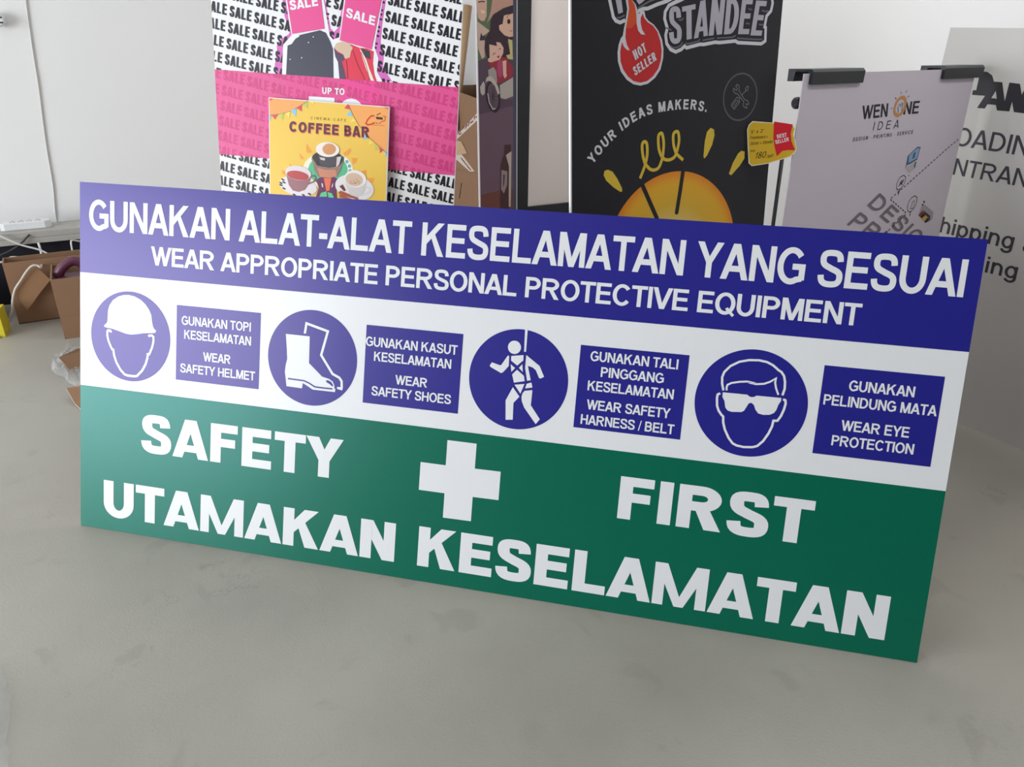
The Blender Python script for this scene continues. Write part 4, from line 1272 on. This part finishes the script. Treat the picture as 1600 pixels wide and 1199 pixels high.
q.poly(U(xc, [(155, 780), (420, 715), (640, 690), (640, 1100), (155, 1100)], car), cz((100, 58, 50)), K2)
q.poly(U(xa, [(60, -100), (235, -60), (232, 230), (200, 300), (160, 305), (110, 260), (90, 100)], car), cz((196, 158, 140)), K2 + 6e-4)
q.poly(U(xa, [(145, 140), (205, 155), (205, 195), (180, 200), (150, 180)], car), cz((214, 188, 150)), K2 + 9e-4)
q.line(U(xa, [(110, 30), (165, 20), (205, 25)], car), .006, cz((44, 30, 36)), K2 + 9e-4)
q.poly(U(xa, [(100, 310), (200, 385), (275, 445), (210, 500), (200, 700), (205, 820), (165, 850), (110, 700)], car), cz((190, 160, 146)), K2 + 4e-4)
q.poly(U(xa, [(130, 585), (150, 470), (175, 520), (215, 500), (205, 580)], car), cz((60, 48, 58)), K2 + 9e-4)
q.poly(U(xa, [(330, 210), (480, 120), (640, 60), (640, 560), (530, 590), (580, 800), (480, 900), (250, 880), (205, 700), (210, 560), (280, 440), (290, 300)], car), cz((52, 36, 46)), K2 + 8e-4)
q.poly(U(xa, [(340, -200), (640, -200), (640, 65), (470, 115), (330, 205), (236, 330), (290, 160)], car), cz((178, 136, 122)), K2 + 1.1e-3)
q.poly(U(xa, [(480, 225), (560, 200), (640, 190), (640, 520), (560, 535), (490, 510), (450, 470), (415, 430), (408, 370), (440, 350), (460, 350)], car), cz((206, 166, 146)), K2 + 1.1e-3)
q.poly(U(xa, ell(550, 310, 24, 36, 20), car), cz((54, 32, 34)), K2 + 1.4e-3)
q.line(U(xa, [(520, 265), (545, 210), (590, 195)], car), .003, cz((54, 32, 34)), K2 + 1.4e-3)
q.line(U(xa, [(560, 440), (600, 450)], car), .003, cz((120, 70, 66)), K2 + 1.4e-3)
q.poly(U(xa, [(540, 560), (600, 580), (610, 860), (540, 850), (510, 800), (570, 780)], car), cz((188, 172, 120)), K2 + 1.1e-3)
q.poly(U(xa, [(270, 640), (320, 650), (380, 665), (370, 605), (430, 615), (475, 690), (470, 770), (420, 860), (340, 885), (300, 900), (255, 890), (248, 845), (275, 835)], car), cz((208, 166, 150)), K2 + 1.2e-3)
q.line(U(xa, [(318, 795), (340, 765), (358, 768)], car), .004, cz((54, 32, 34)), K2 + 1.5e-3); q.line(U(xa, [(405, 720), (420, 700), (438, 700)], car), .004, cz((54, 32, 34)), K2 + 1.5e-3)
q.poly(U(xa, [(378, 815), (418, 795), (410, 835), (398, 838)], car), cz((150, 40, 48)), K2 + 1.5e-3)
q.poly(U(xa, [(265, 900), (470, 820), (520, 830), (545, 880), (640, 1000), (640, 1090), (420, 1200), (380, 1200), (340, 1000), (270, 950)], car), cz((142, 44, 58)), K2 + 1.0e-3)
q.poly(U(xa, [(390, 890), (450, 860), (460, 1060), (440, 1120), (400, 1100), (380, 1010)], car), cz((162, 62, 100)), K2 + 1.3e-3)
q.poly(U(xa, [(460, 880), (515, 868), (515, 1060), (525, 1085), (495, 1135), (470, 1085)], car), cz((208, 166, 150)), K2 + 1.3e-3)
q.poly(U(xb, [(420, 215), (640, 80), (640, 360), (500, 415), (430, 395)], car), cz((166, 156, 148)), K2 + 1.2e-3)
q.build('cartoon_riders', bgp, merge=False)
q = Print(RECT)
q.poly(U(xb, ell(325, 380, 100, 232, 40, -8), car), cz((40, 30, 38)), K2 + 1.6e-3)
q.poly(U(xb, ell(322, 375, 74, 190, 40, -8), car), cz((92, 74, 84)), K2 + 1.9e-3)
for k in range(8):
    a = math.pi * k / 8
    q.line(U(xb, [(322 + 72 * math.cos(a), 375 + 186 * math.sin(a)), (322 - 72 * math.cos(a), 375 - 186 * math.sin(a))], car), .0022, cz((44, 34, 42)), K2 + 2.2e-3)
q.line(U(xb, [(245, 330), (270, 470), (320, 560), (355, 550)], car), .006, cz((190, 180, 172)), K2 + 2.2e-3)
q.poly(U(xb, [(212, 180), (225, 110), (265, 78), (310, 95), (360, 160), (400, 250), (418, 330), (390, 350), (350, 230), (290, 160), (250, 150)], car), cz((176, 166, 156)), K2 + 2.5e-3)
q.poly(U(xa, [(250, 1010), (330, 965), (370, 1030), (385, 1200), (320, 1130), (260, 1090)], car), cz((150, 140, 134)), K2 + 1.6e-3)
q.poly(U(xb, [(135, 240), (185, 155), (205, 200), (205, 330), (175, 365), (145, 330)], car), cz((170, 162, 156)), K2 + 1.6e-3)
tag(q.build('cartoon_wheel', bgp, merge=False), 'rickshaw wheel under a pale mudguard')
q = Print(RECT)
q.poly(U(xc, [(488, 60), (580, 55), (580, 155), (505, 210), (548, 370), (552, 1060), (425, 1060), (432, 350), (485, 190)], car), cz((66, 38, 40)), K2 + 1.2e-3)
q.poly(U(xc, [(498, 165), (590, 155), (578, 950), (548, 950), (555, 370)], car), cz((176, 160, 152)), K2 + 9e-4)
q.poly(U(xc, [(445, 420), (530, 440), (525, 640), (480, 760), (440, 700)], car), cz((140, 120, 122)), K2 + 1.5e-3)
q.poly(U(xc, [(470, 480), (495, 490), (485, 620), (465, 680)], car), cz((70, 54, 60)), K2 + 1.8e-3)
tag(q.build('bottle_picture', bgp, merge=False), 'dark bottle in the lower corner')

# ------------------------------------------------------------------ cartons behind the SALE poster
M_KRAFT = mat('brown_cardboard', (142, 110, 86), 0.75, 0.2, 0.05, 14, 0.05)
M_KIN = mat('shaded_cardboard_inside', (96, 70, 56), 0.8, 0.15, 0.05, 14)  # darker brown: shade of the carton interior put into the colour
M_TAPE = mat('printed_tape', (206, 194, 182), 0.4, 0.4)


def open_carton(m, w, d, h, t=.006):
    """an open carton: x 0..w along its front, y 0..d to the back"""
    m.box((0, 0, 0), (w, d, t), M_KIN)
    m.box((0, 0, t), (w, t, h), M_KRAFT); m.box((0, d - t, t), (w, d, h), M_KRAFT)
    m.box((0, t, t), (t, d - t, h), M_KRAFT); m.box((w - t, t, t), (w, d - t, h), M_KRAFT)


def front_frame(o, deg):
    a = math.radians(deg)
    return Matrix(((math.cos(a), -math.sin(a), 0, o.x), (math.sin(a), math.cos(a), 0, o.y), (0, 0, 1, o.z), (0, 0, 0, 1)))


HD = -38
hd = Vector((math.cos(math.radians(HD)), math.sin(math.radians(HD)), 0)); hn = Vector((-hd.y, hd.x, 0))
base = at_depth((746, 272), 3.34)                            # near right top corner of the lower carton
zlow = base.z
fo = Vector((base.x, base.y, 0)) - hd * 0.40 + hd * .01


def hpx(zz, x, y, off=0.0):
    w = on_plane(zz(x, y), fo - hn * off, hn)
    return ((w - fo).dot(hd), w.z)


lowbox = empty('carton', (0, 0, 0), 'brown carton on the floor under the taped carton, between the two tall posters', 'carton')
lowbox.matrix_world = front_frame(fo, HD)
m = MB(); m.box((0, 0, 0), (.41, .30, zlow), M_KRAFT); m.build('carton_body', lowbox)
zq = Z(520, 150, 6.659)
m = MB(); P = [hpx(zq, *p) for p in ((1318, 1065), (1342, 905))]
m.tube([(P[0][0], -.001, P[0][1]), (P[1][0], -.001, P[1][1])], .003, mat('dark_slot', (60, 44, 36), .8)); m.build('hand_slot', lowbox)
top = empty('carton', (0, 0, 0), 'open brown carton with printed tape standing on the lower carton beside the SALE poster', 'carton')
top.matrix_world = front_frame(fo + Vector((0, 0, zlow + .001)), HD)
zz_ = Z(700, 0, 3.425)
P = [hpx(zz_, *p) for p in ((20, 480), (70, 500), (160, 530))]
hA = P[1][1] - zlow
m = MB()
slope = (P[2][1] - P[0][1]) / (P[2][0] - P[0][0])
hL = P[0][1] - zlow - slope * P[0][0]
prof = lambda y0, y1, add: [(0, 0), (.41, 0), (.41, hL + slope * .41 + add), (0, hL + add)]
FY = Matrix(((1, 0, 0, 0), (0, 0, 1, 0), (0, 1, 0, 0), (0, 0, 0, 1)))
m.slab(prof(0, 0, 0), 0, .006, M_KRAFT, FY)
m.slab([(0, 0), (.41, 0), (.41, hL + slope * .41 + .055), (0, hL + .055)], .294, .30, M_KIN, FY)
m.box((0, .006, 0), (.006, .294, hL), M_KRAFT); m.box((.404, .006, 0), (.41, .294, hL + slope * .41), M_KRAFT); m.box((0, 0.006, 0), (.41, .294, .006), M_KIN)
m.build('carton_body', top, merge=False)
m = MB()
m.slab([(p[0], p[1] - zlow) for p in (hpx(zz_, 50, 725), hpx(zz_, 50, 745), hpx(zz_, 162, 640), hpx(zz_, 162, 600))], -.0012, -.0002, M_TAPE, FY)
m.slab([(p[0], p[1] - zlow) for p in (hpx(zz_, 40, 820), hpx(zz_, 70, 822), hpx(zz_, 142, 918), hpx(zz_, 118, 920), hpx(zz_, 40, 850))], -.0012, -.0002, M_TAPE, FY)
tp_ = m.build('tape', top, merge=False)
m = MB()
for a_, b_ in (((60, 722), (72, 712)), ((80, 692), (84, 676)), ((92, 690), (104, 668)), ((108, 676), (116, 652)), ((120, 660), (136, 648)), ((140, 640), (146, 622)), ((150, 632), (158, 618)), ((70, 846), (88, 868)), ((84, 862), (96, 880)), ((98, 878), (110, 898)), ((106, 892), (124, 912))):
    A1, B1 = hpx(zz_, *a_), hpx(zz_, *b_)
    for s_ in strip([(A1[0], A1[1] - zlow), (B1[0], B1[1] - zlow)], .009): m.slab(s_, -.0016, -.0013, mat('dark_tape_print', (120, 50, 50), .6), FY)
m.build('tape_lettering', tp_, merge=False)
m = MB(); P = [hpx(zz_, *p) for p in ((48, 752), (75, 758), (106, 822), (48, 830))]
m.slab([(p[0], p[1] - zlow) for p in P], -.007, -.003, mat('pale_cardboard', (188, 156, 122), .75), FY); m.build('flap', top, merge=False)
m = MB(); A1 = at_depth((731, 9), 3.62); B1 = at_depth((716, 140), 3.50)
B1 = A1 + (B1 - A1) * 1.5
m.tube([A1, B1], .028, mat('kraft_tube', (186, 152, 116), .7), 20)
tag(m.build('cardboard_tube'), 'kraft cardboard tube standing in the open taped carton', 'tube')

# ------------------------------------------------------------------ low black bench with planks, strip and cables
M_DARK = mat('black_laminate', (30, 31, 40), 0.45, 0.4)
T0, T1 = wt(wallp((120, 380), .29)) - .9, wt(wallp((0, 380), .29)) + .22


def wbox(m, ta, tb, oa, ob, z0, z1, mt):
    m.box((-tb, -ob, z0), (-ta, -oa, z1), mt, wall_frame(0, 0))


def obj_at(mbd, name, label, cat, parent=None, bevel=0.0, group=None):
    return tag(mbd.build(name, parent, bevel), label, cat, group)


pl0 = wallp((0, 386), .30).z
m = MB(); wbox(m, T0, T1, .06, .27, 0, pl0, M_DARK)
obj_at(m, 'low_bench', 'low black bench along the wall under the pale planks', 'bench', bevel=.003)
m = MB(); wbox(m, T0 - .1, wt(wallp((78, 356), .03)), .008, .03, 0, wallp((100, 347), .02).z, M_DARK)
obj_at(m, 'black_board', 'black board standing between the planks and the left wall', 'board')
M_PLANK = mat('grey_plank', (172, 168, 162), 0.6, 0.3, 0.10, 22)
seam = wallp((0, 376.5), .30).z; ptop = seam + (seam - pl0)
for k, (za_, zb_, du) in enumerate(((pl0 + .0005, seam - .001, 0.0), (seam, ptop, 0.012))):
    m = MB(); wbox(m, T0 + .05, T1 - .03, .10 + du, .30 - du * .2, za_, zb_, M_PLANK)
    obj_at(m, 'plank', ('lower pale grey plank lying on the black bench', 'upper pale grey plank carrying the white power strip')[k], 'plank', bevel=.002, group='planks on the bench')
M_PLASTIC = mat('white_plastic', (224, 226, 228), 0.35, 0.5)
M_HOLE = mat('black_socket_hole', (22, 22, 24), .6)
ta, tb = wt(wallp((82, 358), .22)), wt(wallp((3, 366), .22))
strp = empty('power_strip', (0, 0, 0), 'white power strip lying on the upper plank', 'power strip')
strp.matrix_world = wall_frame((ta + tb) / 2, .20, ptop + .0005)
hl = (tb - ta) / 2
m = MB()
m.slab([(-hl, -.028), (-hl + .02, -.036), (hl - .03, -.036), (hl, -.02), (hl, .02), (hl - .03, .036), (-hl + .02, .036), (-hl, .028)], 0, .040, M_PLASTIC)
m.build('strip_body', strp, .004)
for k in range(4):
    m = MB(); u = -hl + .06 + k * (2 * hl - .12) / 3
    for dx, dy in ((0, .012), (-.009, -.006), (.009, -.006)):
        m.box((u + dx - .003, dy - .004, .0402), (u + dx + .003, dy + .004, .0412), M_HOLE)
    m.build('socket', strp, merge=False)


def smooth(pts, n=8):
    out = []
    for i in range(len(pts) - 1):
        p0 = pts[max(i - 1, 0)]; p1 = pts[i]; p2 = pts[i + 1]; p3 = pts[min(i + 2, len(pts) - 1)]
        for k in range(n):
            t = k / n
            out.append(0.5 * ((2 * p1) + (p2 - p0) * t + (2 * p0 - 5 * p1 + 4 * p2 - p3) * t * t + (3 * p1 - p0 - 3 * p2 + p3) * t ** 3))
    return out + [pts[-1]]


def cable(label, pts, r, mt, name='cable'):
    F = wall_frame(0, 0)
    Fi = F.inverted()
    m = MB(); m.tube([Fi @ p for p in smooth(pts)], r, mt, 10)
    o = m.build(name)
    o.matrix_world = F
    return tag(o, label, 'cable')


M_CW = mat('white_cable', (214, 212, 210), 0.5, 0.4); M_CC = mat('cream_cable', (196, 186, 176), 0.5, 0.4); M_CD = mat('dark_grey_cable', (66, 64, 66), 0.5, 0.4)
up = [wallp(p, .006) for p in ((90, 352), (86, 330), (82.5, 290), (74, 240), (67.5, 195), (60, 135), (53, 92), (46, 45), (40, 0))]
d_ = (up[-1] - up[-2]).normalized()
cable('white cable running down the left wall to the planks', [wallp((90.5, 360), .10)] + up + [up[-1] + d_ * .5, up[-1] + d_ * 1.2], .0045, M_CW)
cable('dark grey cable plugged into the power strip', [wallp((54, 361), .20), wallp((50, 363), .26), wallp((42, 371), .315), wallp((30, 383), .325), wallp((14, 393), .33), wallp((-4, 401), .34), wallp((-30, 412), .36)], .0048, M_CD)
cable('white cable looping in front of the planks', [wallp(p, o) for p, o in (((-30, 356), .31), ((0, 369), .325), ((30, 382), .335), ((60, 390), .345), ((73, 396), .35), ((75, 399), .355), ((70, 402), .355), ((55, 404), .355), ((35, 402.5), .355), ((18, 402), .36), ((8, 408), .36), ((-6, 412), .365), ((-30, 420), .37))], .0048, M_CW)
cable('short white cable dropping from the planks into the open carton', [wallp(p, o) for p, o in (((60, 380), .305), ((62, 386), .33), ((65, 398), .345), ((66.5, 412), .36), ((69, 428), .40), ((71, 436), .43))], .0062, M_CW)
cable('thin bent white wire hanging into the carton beside the sign', [wallp(p, o) for p, o in (((135, 379), .32), ((122, 377), .33), ((113, 376), .34), ((111, 380), .36), ((114.5, 400), .42), ((118, 420), .52), ((120, 431), .56))], .0045, M_CW)

# ------------------------------------------------------------------ open cartons on the floor
fA = on_floor((30, 507)); fB = on_floor((102, 530))
boxA = empty('carton', (0, 0, 0), 'open brown carton with a flap folded over its front, before the bench', 'carton')
boxA.matrix_world = front_frame(fA, 43)
m = MB(); open_carton(m, .52, .12, .325); m.build('carton_body', boxA, merge=False)


def apx(fr, p, off):
    """photo point on the plane off metres before a carton's front, in the carton's own x, z"""
    o = fr.matrix_world.translation; x = fr.matrix_world.col[0].to_3d(); n = fr.matrix_world.col[1].to_3d()
    w = on_plane(p, o - n * off, n)
    return ((w - o).dot(x), w.z)


m = MB()
P = [apx(boxA, p, .03) for p in ((57, 417), (79, 437), (62, 458), (43, 485), (22, 457))]
m.slab(P, -.034, -.030, mat('flap_cardboard', (160, 124, 94), .75, .2, .04, 12), FY); m.build('flap', boxA, merge=False)
boxB = empty('carton', (0, 0, 0), 'open brown carton with a purple tool in it, beside the left end of the sign', 'carton')
boxB.matrix_world = front_frame(fB, 41)
m = MB(); open_carton(m, .50, .290, .305); m.build('carton_body', boxB, merge=False)
m = MB(); P = [apx(boxB, p, .0) for p in ((102, 497), (125, 491), (140, 488), (140, 540), (104, 529))]
m.box((.005, -.004, .0), (.5, -.0002, .115), M_KRAFT); tag(m.build('lower_flap', boxB, merge=False), 'darker glued lower flap')
M_PURP = mat('purple_plastic', (92, 44, 66), 0.4, 0.5)
tool = empty('heat_tool', (0, 0, 0), 'dark purple plastic tool standing inside the open carton', 'tool')
tool.matrix_world = boxB.matrix_world.copy()
Q = [apx(boxB, p, -.16) for p in ((90, 432), (96, 420), (106, 411), (116, 408), (127, 412), (136, 424), (140, 436))]
m = MB(); m.tube(smooth([Vector((p[0], .16, max(p[1], .03))) for p in Q]), .024, M_PURP, 14); m.build('handle', tool)
m = MB(); m.box((Q[0][0] - .03, .10, .0065), (Q[-1][0] + .03, .22, Q[0][1] - .0), M_PURP); m.build('body', tool, .01)
cab = [on_plane(p, fA - Vector((-math.sin(math.radians(43)), math.cos(math.radians(43)), 0)) * .045, Vector((-math.sin(math.radians(43)), math.cos(math.radians(43)), 0))) for p in ((64, 418), (58, 415), (50, 416), (42, 424), (33, 438), (24, 452), (20, 468), (19, 485))]
cab = [cab[0] + Vector((-.05, .06, 0))] + cab + [on_floor((14, 505), .02), on_floor((6, 519), .007), on_floor((-8, 529), .007), on_floor((-40, 535), .007)]
cable('cream cable looping out of the carton down to the floor', cab, .0060, M_CC)

# yellow box, black bag at the frame's edge
fY = on_floor((9, 527))
yb = empty('yellow_box', (0, 0, 0), 'yellow box at the left edge of the picture before the black bag', 'box')
yb.matrix_world = front_frame(fY, 30)
m = MB(); m.box((-.30, 0, 0), (0, .10, .14), mat('yellow_card', (206, 190, 40), .5)); m.build('box_body', yb)
m = MB(); m.box((-.29, -.001, .02), (-.03, -.0002, .12), mat('yellow_label', (226, 210, 90), .5)); m.build('front_label', yb)
m = MB()
cb = on_floor((0, 489)) + Vector((-.06, -.11, 0))
rows = []
for i in range(13):
    t = i / 12
    z_ = .002 + .20 * t
    r = .155 * math.sin(math.pi * min(1, .28 + t * .72)) ** .6 + .004
    rows.append([cb + Vector((math.cos(a * math.pi / 14) * r * (1 + .07 * math.sin(a * 1.7 + i)), math.sin(a * math.pi / 14) * r * .8 * (1 + .06 * math.sin(a * 2.3 - i)), z_ + .01 * math.sin(a))) if 0 < i else cb + Vector((math.cos(a * math.pi / 14) * .1, math.sin(a * math.pi / 14) * .08, .001)) for a in range(28)])
m.grid(rows, mat('black_bag', (24, 26, 34), .5), closed=True); m.face(rows[0][::-1], MATS['black_bag']); m.face(rows[-1], MATS['black_bag'])
tag(m.build('black_bag'), 'black bag slumped on the floor left of the cartons', 'bag')

# ------------------------------------------------------------------ scraps beside the sign
zp = Z(60, 520, 8.56)


def fl(x, y, z): return on_floor(zp(x, y), z)


m = MB()
P = [fl(275, 330, .075), fl(520, 212, .085), fl(680, 215, .07), fl(690, 420, .03), fl(550, 468, .028), fl(440, 522, .03)]
n_ = (P[2] - P[0]).cross(P[4] - P[0]).normalized()
if n_.z < 0: n_ = -n_
for t in tessellate_polygon([P]):
    m.face([P[j] for j in t], M_KRAFT); m.face([P[j] - n_ * .005 for j in t[::-1]], M_KRAFT)
for j in range(len(P)): m.face([P[j - 1], P[j], P[j] - n_ * .005, P[j - 1] - n_ * .005], M_KRAFT)
tag(m.build('cardboard_scrap'), 'flat brown cardboard piece lying on clear plastic beside the sign', 'cardboard')
m = MB()
P = [fl(370, 742, .045), fl(560, 712, .05), fl(680, 760, .04), fl(690, 1000, .008), fl(555, 1012, .006), (fl(490, 950, .012))]
for t in tessellate_polygon([P]):
    m.face([P[j] for j in t], M_KRAFT); m.face([P[j] - Vector((0, 0, .005)) for j in t[::-1]], M_KRAFT)
for j in range(len(P)): m.face([P[j - 1], P[j], P[j] - Vector((0, 0, .005)), P[j - 1] - Vector((0, 0, .005))], mat('torn_card_edge', (206, 188, 172), .8))
tag(m.build('cardboard_scrap'), 'torn triangular cardboard scrap lying nearest the sign', 'cardboard')


def film_material():
    m = bpy.data.materials.new('clear_film'); m.use_nodes = True
    nt = m.node_tree; N, L = nt.nodes, nt.links
    b = N['Principled BSDF']
    b.inputs['Base Color'].default_value = (.72, .72, .73, 1); b.inputs['Roughness'].default_value = .22
    tr = N.new('ShaderNodeBsdfTransparent'); mx = N.new('ShaderNodeMixShader')
    nz = N.new('ShaderNodeTexNoise'); nz.inputs['Scale'].default_value = 14; nz.inputs['Detail'].default_value = 6; nz.inputs['Distortion'].default_value = 1.5
    tc = N.new('ShaderNodeTexCoord'); L.new(tc.outputs['Object'], nz.inputs['Vector'])
    mr = N.new('ShaderNodeMapRange'); mr.inputs[1].default_value = .35; mr.inputs[2].default_value = .75; mr.inputs[3].default_value = .16; mr.inputs[4].default_value = .42
    L.new(nz.outputs['Fac'], mr.inputs[0]); L.new(mr.outputs[0], mx.inputs[0])
    L.new(tr.outputs[0], mx.inputs[1]); L.new(b.outputs[0], mx.inputs[2]); L.new(mx.outputs[0], N['Material Output'].inputs[0])
    return m


M_FILM = film_material()


def film(name, label, outline, height, n, seed):
    """a crumpled sheet: outline points on the floor pulled in to the middle in rings"""
    rnd = random.Random(seed)
    c = sum(outline, Vector()) / len(outline)
    m = MB(); rows = []
    for k in range(n + 1):
        t = 1 - k / n
        rows.append([c.lerp(p, t) + Vector((rnd.uniform(-.006, .006), rnd.uniform(-.006, .006), 0 if k == 0 else height * (1 - t * t) * .4 + rnd.uniform(0, height * .6))) + Vector((0, 0, .003)) for p in outline])
    m.grid(rows[:-1], M_FILM, closed=True); m.face(rows[-2], M_FILM)
    return tag(m.build(name), label, 'plastic')


def dense(pts, k=3):
    out = []
    for i in range(len(pts)):
        a, b = pts[i - 1], pts[i]
        out += [a.lerp(b, j / k) for j in range(k)]
    return out


film('plastic_bag', 'crumpled clear plastic under the brown cardboard piece, beside the sign', dense([fl(x, y, 0) for x, y in ((178, 470), (200, 395), (270, 330), (360, 260), (385, 185), (440, 182), (540, 200), (690, 260), (720, 500), (690, 720), (560, 735), (480, 715), (370, 640), (260, 570), (190, 510))]), .05, 7, 3)
film('plastic_sheet', 'clear plastic sheet on the floor at the lower left edge', dense([on_floor(p) for p in ((-4, 1035), (8, 1058), (17, 1092), (16, 1130), (11, 1180), (13, 1215), (-160, 1260), (-220, 1150), (-120, 1050))]), .012, 6, 5)

# white plug on the wall at the top left
plug = empty('wall_plug', (0, 0, 0), 'white plastic plug on the left wall at the top left edge', 'plug')
pp = wallp((-3, 31), .0)
plug.matrix_world = Matrix.Translation(pp) @ Matrix(((WD.x, 0, -WN.x, 0), (WD.y, 0, -WN.y, 0), (0, 1, 0, 0), (0, 0, 0, 1)))
m = MB()
m.grid([[(r * math.cos(a * math.pi / 5 + .3), r * 1.0 * math.sin(a * math.pi / 5 + .3), z_) for a in range(10)] for z_, r in ((.001, .030), (.03, .036), (.05, .034), (.056, .026), (.056, .002))], M_PLASTIC, closed=True, smooth=False)
m.build('plug_body', plug, .002)
for y in (.012, -.012):
    m = MB(); m.box((.006, y - .004, .0562), (.022, y + .003, .0575), M_HOLE); m.build('plug_slot', plug, merge=False)
